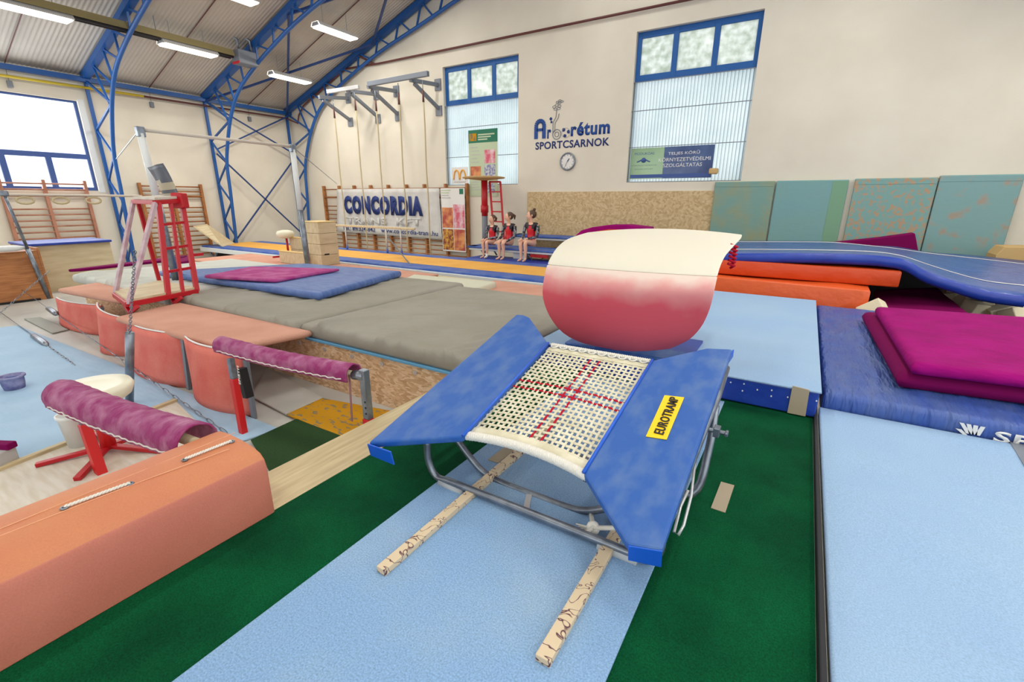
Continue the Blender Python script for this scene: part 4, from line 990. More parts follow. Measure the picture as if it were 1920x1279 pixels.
def gymnast(base, s, label, head_turn, hands, sock=False, bun=1):
    base = Vector(base); t = thing('person', label, 'person', base, 'seated gymnasts')
    hz = .395
    def V(x, y, z): return (x*s, y*s, z*s)
    body = [(V(0, 0, hz), (.10*s, .085*s)), (V(0, -.01, hz+.16), (.085*s, .068*s)), (V(0, -.015, hz+.3), (.112*s, .076*s)), (V(0, 0, hz+.42), (.085*s, .06*s)),
            (V(0, -.01, hz+.46), .036*s), (V(0, -.015, hz+.495), .036*s), (V(0, -.035, hz+.53), .056*s), (V(0, -.02, hz+.6), .08*s), (V(0, -.01, hz+.65), .064*s)]
    ed = [(i, i+1) for i in range(8)]
    def chain(start, pts):
        k = start
        for p, r in pts:
            body.append((V(*p), r*s)); ed.append((k, len(body)-1)); k = len(body)-1
        return k
    wr_ = {}
    for sd in (-1, 1):
        hx, hy, hzz = hands[0 if sd < 0 else 1]
        w = chain(3, [((sd*.125, 0, hz+.415), .04), ((sd*.165, .0, hz+.38), .038), ((sd*.185, -.03, hz+.24), .028), ((sd*.18, -.07, hz+.14), .028),
                      ((lerp(sd*.18, hx, .6), lerp(-.07, hy, .6), lerp(hz+.14, hzz, .6)), .024), ((hx, hy, hzz), .018)])
        palm = chain(w, [((hx*.97, hy-.045, hzz-.012), .018)])
        for f in range(4):
            ox = (f-1.5)*.017; L = (.045, .055, .05, .038)[f]
            chain(palm, [((hx*.97+ox, hy-.07, hzz-.02), .0075), ((hx*.97+ox*1.15, hy-.07-L*.6, hzz-.035), .007), ((hx*.97+ox*1.15, hy-.07-L*.8, hzz-.06), .0055)])
        chain(w, [((hx*.97-sd*.025, hy-.035, hzz-.02), .009), ((hx*.97-sd*.038, hy-.06, hzz-.035), .007)])
        k = chain(0, [((sd*.075, -.05, hz-.01), .078), ((sd*.075, -.2, hz+.015), .068), ((sd*.065, -.38, hz+.045), .052), ((sd*.062, -.4, hz-.0), .045), ((sd*.06, -.375, hz-.12), .046),
                      ((sd*.058, -.375, hz-.25), .032), ((sd*.058, -.37, .06), .026)])
        k = chain(k, [((sd*.058, -.40, .035), .028), ((sd*.062, -.46, .025), .026), ((sd*.066, -.515, .018), .018)])
    me = skinmesh(body, ed, 'body'); me.materials.clear(); me.materials.append(M['skin'])
    # turn the head
    Rm = Matrix.Rotation(head_turn, 4, 'Z'); zc = (hz+.48)*s
    for v in me.vertices:
        if v.co.z > zc and abs(v.co.x) < .11*s:
            k = min(1, (v.co.z-zc)/(.05*s)); v.co = v.co.lerp(Rm@v.co, k)
    me.transform(Matrix.Translation(base)); put('body', me, None, t)
    def HV(x, y, z): return base+(Rm@Vector(V(x*1.1, y*1.1, hz+.485+(z-hz-.52)*1.05)))
    # head details
    hb = MB(); e = ell((0, 0, 0), (.092*s, .098*s, .096*s), 18, 12)
    e.v = [HV(0, .012, hz+.665)+Rm.to_3x3()@v for v in e.v]
    keep = []
    put('hair', e, 'hair', t, smooth=True)
    # face patch: slightly proud skin ellipsoid with nose, eyes, mouth
    fe = ell((0, 0, 0), (.072*s, .078*s, .1*s), 18, 14); fe.v = [HV(0, -.034, hz+.635)+Rm.to_3x3()@v for v in fe.v]; put('face', fe, 'skin', t, smooth=True)
    no = ell((0, 0, 0), (.011*s, .02*s, .02*s), 8, 6); no.v = [HV(0, -.105, hz+.63)+Rm.to_3x3()@v for v in no.v]; put('nose', no, 'skin', t, smooth=True)
    for sd in (-1, 1):
        ey = ell((0, 0, 0), (.012*s, .006*s, .006*s), 8, 6); ey.v = [HV(sd*.027, -.096, hz+.655)+Rm.to_3x3()@v for v in ey.v]; put('eye', ey, 'eye', t, smooth=True)
        ea = ell((0, 0, 0), (.01*s, .018*s, .028*s), 8, 6); ea.v = [HV(sd*.08, -.01, hz+.64)+Rm.to_3x3()@v for v in ea.v]; put('ear', ea, 'skin', t, smooth=True)
    mo = ell((0, 0, 0), (.02*s, .007*s, .006*s), 8, 6); mo.v = [HV(0, -.1, hz+.597)+Rm.to_3x3()@v for v in mo.v]; put('mouth', mo, 'lip', t, smooth=True)
    if bun == 1: bn = ell((0, 0, 0), (.036*s, .036*s, .034*s), 10, 8); bn.v = [HV(.0, .05, hz+.765)+Rm.to_3x3()@v for v in bn.v]; put('hair_bun', bn, 'hair', t, smooth=True)
    else: put('ponytail', MB().tube([HV(0, .09, hz+.7), HV(0, .13, hz+.66), HV(0, .12, hz+.58)], [.02*s, .03*s, .012*s], 8), 'hair', t, smooth=True)
    # leotard
    k_ = 1.09
    tor = [(V(0, 0, hz-.02), (.118*s, .1*s)), (V(0, -.01, hz+.15), (.092*s, .076*s)), (V(0, -.015, hz+.3), (.122*s, .088*s)), (V(0, .0, hz+.41), (.104*s, .076*s)), (V(0, .01, hz+.455), (.06*s, .06*s)), (V(-.08, -.06, hz), (.088*s, .084*s)), (V(.08, -.06, hz), (.088*s, .084*s))]
    te = [(0, 1), (1, 2), (2, 3), (3, 4), (0, 5), (0, 6)]
    for sd in (-1, 1): tor += [(V(sd*.125, 0, hz+.415), .046*s), (V(sd*.165, 0, hz+.37), .044*s)]; n_ = len(tor); te += [(3, n_-2), (n_-2, n_-1)]
    me = skinmesh(tor, te, 'leotard'); me.materials.clear(); me.materials.append(M['leo_black']); me.materials.append(M['leo_red'])
    for p in me.polygons:
        c = p.center/s; zz = c.z-hz
        if zz < .43-abs(c.x)*1.7 and c.y < .05: p.material_index = 1
        if zz < .2: p.material_index = 1
    me.transform(Matrix.Translation(base)); put('leotard', me, None, t)
    for sd in (-1, 1):
        hx, hy, hzz = hands[0 if sd < 0 else 1]
        pts = [Vector(V(sd*.16, 0, hz+.39)), Vector(V(sd*.185, -.03, hz+.24)), Vector(V(sd*.18, -.07, hz+.14)), Vector(V(lerp(sd*.18, hx, .6), lerp(-.07, hy, .6), lerp(hz+.14, hzz, .6))), Vector(V(hx, hy+.01, hzz))]
        put('sleeve', MB().tube([base+p for p in pts], [.047*s, .036*s, .034*s, .03*s, .023*s], 10), 'leo_silver', t, smooth=True)
    if sock: put('foot_bandage', MB().tube([base+Vector(V(.058, -.37, .12)), base+Vector(V(.058, -.385, .045)), base+Vector(V(.064, -.47, .03))], [.033*s, .037*s, .03*s], 10), 'poster_white', t, smooth=True, label='white foot bandage')
HA = ((-.06, -.33, .5), (.05, -.3, .5))
p3 = PY(998, 470, 10.55); p2 = PY(957, 466, 10.55); p1 = PY(926, 463, 10.55)
gymnast((p3.x, 10.5, .022), 1.1, 'tallest girl in a red and black leotard, rightmost of three, hair in a bun, sitting', -.9, ((-.07, -.34, .5), (.04, -.3, .5)))
gymnast((p2.x, 10.5, .022), 1.05, 'middle girl in a red and black leotard leaning forward, sitting between the other two', -.7, ((-.13, -.36, .43), (.1, -.34, .43)), bun=0)
gymnast((p1.x, 10.5, .022), .98, 'smallest girl in a red and black leotard, leftmost, one foot bandaged white', -.2, ((-.07, -.34, .5), (-.02, -.28, .5)), sock=True, bun=0)

# ================================================================== RUNWAY PLATFORM
XE = -2.40
t = thing('runway_platform', 'raised runway platform with green turf carpet and beige plank edge', 'platform', (-1, 2, ZF))
put('platform_body', MB().bx(XE, XR-.3, YR+.3, 7.4, ZF, -.012), 'board', t)
put('plank_edge', MB().bx(XE, -2.05, YR+.3, 3.0, -.012, .004), 'beige', t, bevel=.003)
put('turf_carpet', MB().bx(-2.05, .265, YR+.3, 7.38, -.012, .0), 'carpet_green', t)
put('gap_strip', MB().bx(.268, .29, YR+.3, 3.9, -.02, .035), 'dark', t, bevel=.006)  # black strip standing in for the dark gap between the carpets
top('blue_runner', slab([Vector((-1.507, YR+.5, .012)), Vector((-.318, YR+.5, .012)), Vector((-.318, 3.66, .012)), Vector((-1.507, 3.66, .012))], .012, .004, 10, 60), 'carpet_blue', 'pale blue carpet runner under the small trampoline', 'carpet', smooth=False)
top('blue_floor_mat', slab([Vector((.30, YR+.5, .045)), Vector((XR-.4, YR+.5, .045)), Vector((XR-.4, 3.86, .045)), Vector((.30, 3.86, .045))], .045, .012, 60, 60, wr(1.2, 3, .01, 9)), 'carpet_blue2', 'wide pale blue roll mat at the right foreground', 'carpet', smooth=True, weld=True)
# tapes
def tape(px, lab, z=.004, zz=0):
    top('tape_strip', MB().prism([PZ(a, b, z+zz) for a, b in px], (0, 0, -.003)), 'tape', lab, 'tape')
tape([(1352, 903), (1377, 910), (1360, 961), (1333, 952)], 'grey tape strip stuck on the green turf right of the small trampoline')
tape([(915, 862), (950, 835), (966, 842), (934, 868)], 'grey tape strip stuck on the blue runner beneath the small trampoline', zz=.012)
q0, q1 = PZ(1893, 828, .05), PZ(1925, 880, .05); top('tape_strip', MB().prism([q0, q0+Vector((.16, 0, 0)), q1+Vector((.1, 0, 0)), q1], (0, 0, -.003)), 'greyp', 'dark grey tape at the right edge beside the lettered blue mat', 'tape')
# vault landing mat
t = thing('vault_mat', 'pale blue topped landing mat with royal blue sides beneath and behind the vault', 'mat', (-.8, 5.4, 0))
put('blue_cover', MB().bx(-2.0, .275, 3.7, 7.38, .01, .2), 'blue_side', t, bevel=.01)
put('carpet_top', MB().bx(-2.01, .285, 3.69, 7.39, .2, .213), 'carpet_blue2', t, bevel=.004)
put('grey_tape', MB().prism([PY(1486, 724, 3.685), PY(1518, 732, 3.685), PY(1510, 781, 3.685), PY(1476, 774, 3.685)], (0, .012, 0)), 'tape', t)
mb = MB()
for x, y in ((1370, 717), (1395, 720), (1392, 733), (1420, 731), (1447, 732), (1446, 743), (1477, 745), (1531, 752)): mb.box(PY(x, y, 3.697), (.009, .006, .009))
put('rivets', mb, 'white_steel', t)
# lettered mat
zs_ = .155
P = [Vector((.315, 3.86, zs_)), Vector((4.2, 3.9, zs_)), Vector((4.2, 7.5, zs_)), Vector((.30, 7.38, zs_))]
t = thing('lettered_mat', 'large royal blue landing mat with white lettering on its front edge', 'mat', (2.2, 5.6, 0))
put('mat_cover', slab(P, .15, .035, 110, 90, grey_disp(12, .022, .9, -.43, False)), ['sp_top', 'blue_side'], t, smooth=True, weld=True)
o = PY(1872, 827, 3.855); o = Vector((1.235, 3.857, .03))
text('SPIETH', (1.235, 3.857, .035), (1, 0, 0), (0, 0, 1), .55, .075, 'poster_white', t, depth=.002, bold=.03)
mb = MB()
for k in range(4):
    x = 1.06+.034*k; mb.prism([(x, 3.856, .12-.0*k), (x+.022, 3.856, .12), (x+.07-.02*k+.0, 3.856, .055+.0*k), (x+.045-.02*k, 3.856, .055)], (0, -.002, 0))
mb.prism([(1.05, 3.856, .075), (1.08, 3.856, .075), (1.13, 3.856, .03), (1.11, 3.856, .03)], (0, -.002, 0)); put('emblem', mb, 'poster_white', t)
# purple mats
top('purple_mat', slab([Vector((.76, 4.2, .30)), Vector((3.4, 4.5, .30)), Vector((3.3, 7.0, .30)), Vector((.72, 6.5, .30))], .135, .06, 30, 24, wr(1.5, 1.5, .015, 3)), 'purple_dk', 'thick plum coloured mat on the lettered blue mat, under another purple mat', 'mat', smooth=True, weld=True)
top('purple_mat', slab([Vector((.81, 4.15, .40)), Vector((3.3, 4.4, .40)), Vector((3.2, 6.75, .40)), Vector((.80, 6.3, .40))], .095, .035, 40, 30, wr(1.2, 3, .02, 6)), 'purple', 'bright purple mat on top of the plum one at the right', 'mat', smooth=True, weld=True)
# pit behind
t = thing('pit_floor', 'dark floor of the foam pit behind the landing mats', 'pit', (3, 9, ZF)); put('pit_base', MB().bx(-2.4, XR-.3, 7.45, 11.85, ZF, ZF+.04), 'dark', t); put('pit_dark_sheet', MB().bx(1.2, XR-.3, 10.9, 10.95, ZF, .42), 'dark', t)  # upright black sheet added to stand in for the pit's darkness
a0 = PY(1345, 546, 7.6); 
def block(name, x0, x1, y0, y1, z0, z1, m, label, r=.04, disp=None, n=30):
    return top(name, slab([Vector((x0, y0, z1)), Vector((x1, y0, z1)), Vector((x1, y1, z1)), Vector((x0, y1, z1))], z1-z0, r, n, n//2, disp), m, label, 'mat', smooth=True, weld=True)
xo = PY(1633, 545, 7.62).x; zo = PY(1633, 545, 7.62).z; zl = PY(1350, 518, 7.62).z
top('orange_mat', slab([Vector((-2.6, 7.62, zl)), Vector((xo, 7.62, zo)), Vector((xo+.1, 10.5, zo)), Vector((-2.6, 10.5, zl))], zo+.35, .022, 40, 20, wr(1.5, 2, .03, 2)), 'orange2', 'lower faded orange vinyl mat directly behind the landing mat', 'mat', smooth=True, weld=True)
xo2 = PY(1690, 510, 8.0).x; zo2 = PY(1690, 508, 8.0).z; zl2 = PY(1370, 488, 8.0).z
top('orange_mat', slab([Vector((-2.6, 7.95, zl2)), Vector((xo2, 7.95, zo2)), Vector((xo2, 10.6, zo2)), Vector((-2.6, 10.6, zl2))], max(.12, zo2-zo-.02), .02, 40, 20, wr(1.5, 2, .02, 9)), 'orange', 'upper darker orange vinyl mat beneath the long blue mat', 'mat', smooth=True, weld=True)
# long draped blue mat
near = [(1150, 486), (1370, 487), (1500, 488), (1600, 489), (1660, 492), (1700, 502), (1740, 520), (1790, 541), (1850, 556), (1925, 568)]
far = [(1150, 450), (1390, 451), (1490, 452), (1560, 454), (1620, 458), (1680, 464), (1740, 471), (1800, 477), (1860, 482), (1930, 490)]
thk = .14; rows = []; NR = 10
nz = [PY(x, y-12, 8.0) for x, y in near]; fz = [PY(x, y, 10.7) for x, y in far]
for j in range(NR+1):
    rows.append([lerp(p, q, j/NR)+Vector((0, 0, .025*noise.noise(Vector((i*.9, j*.7, 4))))) for i, (p, q) in enumerate(zip(nz, fz))])
def refine(row, k=5):
    out = []
    for i in range(len(row)-1):
        p0, p1, p2, p3 = row[max(i-1, 0)], row[i], row[i+1], row[min(i+2, len(row)-1)]
        for a in range(k):
            s = a/k; out.append(.5*((2*p1)+(p2-p0)*s+(2*p0-5*p1+4*p2-p3)*s*s+(3*p1-p0-3*p2+p3)*s**3))
    out.append(row[-1]); return out
rows = [refine(r) for r in rows]
t = thing('draped_mat', 'long royal blue mat with two white stripes draped over the orange mats', 'mat', (1.5, 9.3, .0))
fr = [[p+Vector((0, .02, -.025)) for p in rows[0]]]
front = [[p+Vector((0, a, -b)) for p in rows[0]] for a, b in ((.0, 0), (-.03, .03), (-.04, .07), (-.03, .11), (.0, thk))]
mb = MB().grid(rows, 0).grid(front, 1).grid([[p+Vector((0, 0, -thk)) for p in r] for r in rows], 1)
mb.grid([rows[-1], [p+Vector((0, 0, -thk)) for p in rows[-1]]], 1)
for e in (0, -1): mb.grid([[r[e] for r in rows], [r[e]+Vector((0, 0, -thk)) for r in rows]], 1)
put('mat_cover', mb, ['long_top', 'blue_side'], t, smooth=True, weld=True)
for v in (.22, .86):
    ln = []
    for i in range(len(rows[0])):
        j = v*NR; j0 = int(j); ln.append(lerp(rows[j0][i], rows[min(j0+1, NR)][i], j-j0)+Vector((0, 0, .006)))
    put('white_stripe', MB().grid([[p for p in ln], [p+Vector((0, .045, .002)) for p in ln]]), 'poster_white', t, solid=.004)
# purple mats in pit
top('purple_mat', slab([PY(1640, 572, 7.9), PY(1815, 584, 7.9), PY(1758, 538, 9.2), PY(1640, 543, 9.2)], .08, .03, 14, 14, wr(2, 3, .03, 4)), 'purple_dk', 'plum mat lying in the pit between the orange mats and the foam blocks', 'mat', smooth=True, weld=True)
a, b, c = PY(1570, 458, 11.0), PY(1722, 462, 11.0), PY(1717, 437, 11.2)
top('purple_wedge', MB().prism([Vector((PY(1570, 456, 11.2).x, 11.2, ZF+.04)), Vector((PY(1722, 470, 11.2).x, 11.2, ZF+.04)), PY(1722, 470, 11.2), PY(1716, 437, 11.2), PY(1650, 446, 11.2), PY(1555, 456, 11.2)], (0, .3, 0)), 'purple_dk', 'dark plum wedge sticking up behind the draped blue mat', 'wedge', bevel=.02)
P = [PY(x, y, 10.4) for x, y in ((1078, 442), (1090, 432), (1110, 426), (1140, 422), (1175, 422), (1215, 427), (1215, 445), (1078, 450))]
P[-2].z = P[-1].z = .29
t = thing('rolled_mat', 'folded plum and orange mat showing above the vault', 'mat', P[0])
put('plum_cover', MB().prism(P, (0, .5, 0)), 'purple', t, bevel=.02)
P = [PY(x, y, 10.38) for x, y in ((1082, 446), (1100, 437), (1140, 430), (1200, 431), (1200, 446))]; put('orange_lining', MB().prism(P, (0, .02, 0)), 'orange', t)
c0 = PY(1900, 474, 10.9); top('cardboard_box', MB().prism([Vector((PY(1868, 478, 11).x, 11, ZF+.04)), Vector((PY(1945, 478, 11).x, 11, ZF+.04)), PY(1945, 464, 11), PY(1884, 463, 11), PY(1868, 478, 11)], (0, .5, 0)), 'card', 'tan cardboard box at the right edge before the wall pads', 'box', bevel=.01)
fc = [(1790, 556, 0), (1812, 568, .5), (1770, 562, 1.0), (1845, 574, .2), (1870, 570, .9), (1897, 578, .4), (1915, 572, 1.2), (1633, 580, .6), (1828, 580, 1.4), (1880, 586, .1), (1905, 592, .8), (1858, 562, .3)]
fl = ['upright slanting', 'partly buried', 'leftmost buried', 'low middle', 'tipped middle', 'right hand', 'farthest right', 'lone one beside the orange mat', 'front middle', 'front right', 'front far right', 'rear middle']
for i, (x, y, r) in enumerate(fc):
    c = PZ(x, y, .05 if i != 7 else .13)
    if i == 7: c = PY(1637, 583, 7.55)
    top('foam_block', MB().box(c, (.28, .2, .2), r, rot=Matrix.Rotation(r, 3, 'Z') @ Matrix.Rotation(r*1.3, 3, 'X') @ Matrix.Rotation(.3*i, 3, 'Y')), 'foam', 'cream foam pit block, %s of the pile by the plum mat' % fl[i] if i != 7 else 'single cream foam block between the orange mat and purple mats', 'foam block', 'cream foam pit blocks', bevel=.012)

# ================================================================== VAULT TABLE
rowsd = [(3.62, (1150, 658), (1255, 656), 0), (3.55, (1092, 646), (1290, 640), 0), (3.50, (1052, 626), (1313, 617), 0), (3.46, (1027, 595), (1327, 590), 0), (3.43, (1014, 560), (1335, 565), 0),
         (3.43, (1015, 528), (1340, 542), 0), (3.5, (1022, 497), (1345, 520), 1), (3.62, (1031, 478), (1352, 497), 1), (3.8, (1043, 462), (1362, 478), 1), (4.05, (1060, 449), (1377, 461), 1), (4.3, (1082, 441), (1390, 447), 1), (4.42, (1100, 436), (1392, 440), 1)]
t = thing('vault_table', 'vaulting table with a white top and chalked red front tongue behind the small trampoline', 'vault', (-1.1, 4.0, .21))
NU = 24; rows = []
for (y, l, r, k) in rowsd:
    A, B = PY(*l, y), PY(*r, y); row = []
    for i in range(NU+1):
        u = i/NU; uu = .5-.5*math.cos(PI*u) ; uu = lerp(u, uu, .5); p = lerp(A, B, uu)
        cr = (1-(2*uu-1)**2)
        if k: p.z += .045*cr*min(1, max(0, (y-3.5)/.6)); 
        p.y += (-.07 if not k else -.05*(4.5-y))*cr+.03
        if y == 3.62 and k == 0: p.z -= .0; p.y += .0
        row.append(p)
    rows.append(row)
low = rows[:7]; up = rows[6:]
mv = bpy.data.materials.new('chalked_red_vinyl'); mv.use_nodes = True; nt = mv.node_tree; N = nt.nodes; L = nt.links; bs = N['Principled BSDF']
bs.inputs['Roughness'].default_value = .55
tc = N.new('ShaderNodeTexCoord'); sx = N.new('ShaderNodeSeparateXYZ'); L.new(tc.outputs['Object'], sx.inputs[0])
mr = N.new('ShaderNodeMapRange'); mr.inputs[1].default_value = .30+0.21; mr.inputs[2].default_value = .62+.21; L.new(sx.outputs[2], mr.inputs[0])
ns = N.new('ShaderNodeTexNoise'); ns.inputs['Scale'].default_value = 5; ns.inputs['Detail'].default_value = 6; L.new(tc.outputs['Object'], ns.inputs['Vector'])
ad = N.new('ShaderNodeMath'); ad.operation = 'MULTIPLY_ADD'; L.new(ns.outputs[0], ad.inputs[0]); ad.inputs[1].default_value = .5; L.new(mr.outputs[0], ad.inputs[2])
cr_ = N.new('ShaderNodeValToRGB'); e = cr_.color_ramp.elements
e[0].position = .3; e[0].color = lin((218, 84, 98))+(1,); e[1].position = 1.1 if False else 1.0; e[1].color = lin((226, 204, 192))+(1,)
k_ = e.new(.75); k_.color = lin((222, 152, 148))+(1,)
L.new(ad.outputs[0], cr_.inputs[0]); L.new(cr_.outputs[0], bs.inputs['Base Color'])
fn = N.new('ShaderNodeTexNoise'); fn.inputs['Scale'].default_value = 260; L.new(tc.outputs['Object'], fn.inputs['Vector'])
bp = N.new('ShaderNodeBump'); bp.inputs['Strength'].default_value = .2; bp.inputs['Distance'].default_value = .003; L.new(fn.outputs[0], bp.inputs['Height']); L.new(bp.outputs[0], bs.inputs['Normal'])
def thick(rows, inward):
    mb = MB().grid(rows); back = [[p+inward(p) for p in r] for r in rows]; mb.grid(back)
    mb.grid([rows[0], back[0]]); mb.grid([rows[-1], back[-1]])
    for e in (0, -1): mb.grid([[r[e] for r in rows], [r[e] for r in back]])
    return mb
def refrows(rows, k=3):
    cols = [refine([r[i] for r in rows], k) for i in range(len(rows[0]))]
    return [[c[j] for c in cols] for j in range(len(cols[0]))]
allr = refrows(rows, 3); ks = 6*3
low, up = allr[:ks+1], allr[ks:]
cen = Vector((-1.15, 4.35, .72))
def inw(p): return (cen-p).normalized()*.07
put('front_tongue', thick(low, inw), mv, t, smooth=True, weld=True, bevel=.012, seg=3, angle=50)
put('top_pad', thick(up, inw), 'white_vinyl', t, smooth=True, weld=True, bevel=.012, seg=3, angle=50)
put('table_core', MB().bx(-1.6, -.62, 3.85, 4.3, .75, .95), 'redpost', t, bevel=.05)
put('column', MB().tube([(-1.1, 4.1, .8), (-1.1, 4.1, .24)], .11, 20), 'steel', t, smooth=True)
put('base_plate', MB().prism([(-1.5, 3.95, .213), (-.65, 3.95, .213), (-.65, 4.5, .213), (-1.5, 4.5, .213)], (0, 0, .02)), 'blue_side', t)
put('base_pad', slab([Vector((-1.72, 3.72, .25)), Vector((-.5, 3.72, .25)), Vector((-.5, 4.0, .25)), Vector((-1.72, 4.0, .25))], .036, .015, 8, 8), 'pad_blue', t, smooth=True)
q = PY(1368, 468, 4.1); mb = MB()
for k in range(6): mb.tube([q+Vector((.0, .0, .04-.03*k)), q+Vector((.05, .02, .02-.03*k)), q+Vector((.02, .04, -.0-.03*k))], .012, 6)
put('red_lacing', mb, 'webred', t)

# ================================================================== SMALL TRAMPOLINE
p0 = Vector((0, 1.7, .35)); n0 = Vector((0, -.2, 1)).normalized()
def T(x, y, dz=0): return PL(x, y, p0+Vector((0, 0, dz)), n0)
t = thing('mini_trampoline', 'small tilted trampoline with blue frame pads and woven bed on the blue runner', 'trampoline', (-.95, 2.1, .012))
lp = [(690, 829), (868, 817), (1028, 643), (993, 595), (982, 590), (968, 589)]
rp = [(1242, 1030), (1176, 1019), (1094, 886), (1223, 675), (1325, 652), (1374, 654)]
for poly, lab in ((lp, None), (rp, None)):
    P = [T(a, b, .03) for a, b in poly]
    put('frame_pad', MB().prism(P, -n0*.045), 'pad_blue', t, bevel=.014, seg=3)
def flap(a, b, depth, inset=.0):
    A, B = T(*a, .02), T(*b, .02); d = (B-A).normalized(); out = d.cross(n0)
    return MB().prism([A, B, B-n0*depth, A-n0*depth*.9], out*.008)
put('pad_flap', flap((690, 831), (734, 846), .085), 'pad_edge', t, bevel=.003)
put('pad_flap', flap((1178, 1021), (1242, 1031), .085), 'pad_edge', t, bevel=.003)
put('pad_flap', flap((1366, 668), (1374, 655), .05), 'pad_edge', t, bevel=.003)
mb = MB()
for poly in (lp, rp):
    P = [T(a, b, .03) for a, b in poly]
    mb.tube([lerp(P[i], P[i+1], 0) for i in (1, 2)], .007, 6)
put('piping', MB().tube([T(868, 817, .03), T(1028, 643, .03)], .009, 6), 'pad_edge', t, smooth=True); put('piping', MB().tube([T(1094, 886, .03), T(1223, 675, .03)], .009, 6), 'pad_edge', t, smooth=True)
# sticker
S = [T(1211, 818, .035), T(1250, 824, .035), T(1283, 745, .035), T(1246, 741, .035)]
st = put('sticker', MB().prism(S, -n0*.003), 'yellow', t)
xv = (S[2]-S[1]); yv = (S[0]-S[1]); yv = (yv-xv.normalized()*yv.dot(xv.normalized()))
text('EUROTRAMP', S[1]+xv*.06+yv*.22+n0*.002, xv, yv, xv.length*.88, yv.length*.5, 'black', st, depth=.002, bold=.02)
# bed
A, B, C, D = T(880, 812), T(1099, 884), T(1216, 684), T(1030, 652)
def BP(u, v, dz=0): return lerp(lerp(A, B, u), lerp(D, C, u), v)+n0*dz+Vector((0, 1, .2))*(.04*4*u*(1-u)*max(0, 1-v))
NU_, NV_ = 22, 24
lu = (B-A).length; lv = (D-A).length
def ribbon(mb, fixed, isu, n, w, phase, lo=.0, hi=1.0):
    pts = []
    K = n*2
    for k in range(K+1):
        s = lo+(hi-lo)*k/K; dz = .0025*math.cos(PI*(k/2+phase)) if k % 2 == 0 else 0
        c = BP(fixed, s, dz) if isu else BP(s, fixed, dz); pts.append(c)
    side = ((B-A) if isu else (D-A)).normalized()*w/2
    th = n0*.0012
    mb.grid([[p-side+th for p in pts], [p+side+th for p in pts]]); mb.grid([[p-side-th for p in pts], [p+side-th for p in pts]])
mb = MB(); mr_ = MB()
m0_, m1_ = .055, .945
for i in range(NU_):
    u = lerp(.02, .98, i/(NU_-1)); red = i in (10, 12)
    ribbon(mr_ if red else mb, u, True, NV_, lu/NU_*.42, i % 2, 0, 1)
for j in range(NV_):
    v = lerp(m0_, m1_, j/(NV_-1)); red = j in (11, 13)
    ribbon(mr_ if red else mb, v, False, NU_, lv/NV_*.42, (j+1) % 2, 0, 1)
put('woven_bed', mb, 'web', t, label='cream woven webbing bed'); put('red_cross_webbing', mr_, 'webred', t)
for (v0, v1) in ((-.01, .045), (.955, 1.0)):
    put('bed_hem', MB().grid([[BP(i/16, v0, .003) for i in range(17)], [BP(i/16, v1, .003) for i in range(17)]]), 'web', t, solid=.006)
mb = MB(); mb2 = MB()
for ph in (0, 2*PI/3, 4*PI/3):
    pts = []
    for k in range(161):
        s = k/160; a = ph+s*2*PI*20; bow = .0
        pts.append(BP(-.02+1.04*s, -.025, .002)+Vector((0, .013*math.cos(a), .013*math.sin(a))))
    mb.tube(pts, .012, 6)
    pts = []
    for k in range(121):
        s = k/120; a = ph+s*2*PI*16
        pts.append(BP(s, 1.035, .004)+Vector((0, .010*math.cos(a), .010*math.sin(a))))
    mb2.tube(pts, .007, 6)
put('braided_rope', mb, 'rope', t, smooth=True); put('braided_rope', mb2, 'rope', t, smooth=True)
mb = MB()
for k in range(10):
    s = .05+.1*k; c = BP(s, 1.015, .006); mb.tube([c+Vector((.022*math.cos(a), .028*math.sin(a), .004)) for a in [2*PI*j/10 for j in range(10)]], .005, 5, closed=True)
put('rope_loops', mb, 'rope', t, smooth=True)
# frame tubes
def rt(pts, r, k=6): return MB().tube(refine([Vector(p) for p in pts], k), r, 12)
yb0 = 1.66
lowU = [PY(801, 828, yb0), PY(803, 862, yb0), PY(818, 893, yb0), PY(850, 915, yb0), PY(950, 955, yb0), PY(1100, 1012, yb0), PY(1180, 1043, yb0), PY(1216, 1052, yb0), PY(1238, 1030, yb0), PY(1240, 990, yb0)]
for p in lowU[3:8]: p.z = max(p.z, .045)
put('lower_frame_tube', rt(lowU, .019), 'steel', t, smooth=True)
yu = 1.84
upU = [PY(852, 818, yu), PY(880, 856, yu), PY(905, 884, yu), PY(938, 904, yu), PY(1010, 932, yu), PY(1080, 956, yu), PY(1135, 954, yu), PY(1190, 938, yu)]
put('upper_frame_tube', rt(upU, .019), 'steel', t, smooth=True)
put('link_plate', MB().bar(PY(992, 928, yu-.02), PY(986, 957, yb0+.03), .03, .008), 'steel_lt', t)
for a, b in (((826, 902), (868, 925)), ((1122, 1022), (1196, 1052))):
    put('rubber_sleeve', MB().tube([PY(*a, yb0), PY(*b, yb0)], .026, 10), mat('grey_rubber_sleeve', (176, 182, 186), .6), t, smooth=True)
rail = [T(1236, 1018, -.05), T(1290, 880, -.05), T(1345, 745, -.05), T(1362, 690, -.05)]
put('side_frame_tube', MB().tube(rail, .02, 12), 'steel', t, smooth=True)
railL = [T(720, 830, -.05), T(820, 725, -.05), T(985, 600, -.05)]
put('side_frame_tube', MB().tube(railL, .02, 12), 'steel', t, smooth=True)
q = T(1342, 760, -.06); b2 = Vector((q.x-.02, q.y-.25, .045)); 
put('rear_leg', rt([q, lerp(q, b2, .5)+Vector((.02, .0, 0)), b2, b2+Vector((-.2, 0, 0)), b2+Vector((-1.0, 0, 0)), Vector((-1.62, b2.y, .05)), T(905, 655, -.06)], .02), 'steel', t, smooth=True)
q = PY(1336, 806, T(1336, 806).y-.05); c = T(1332, 806, -.07)
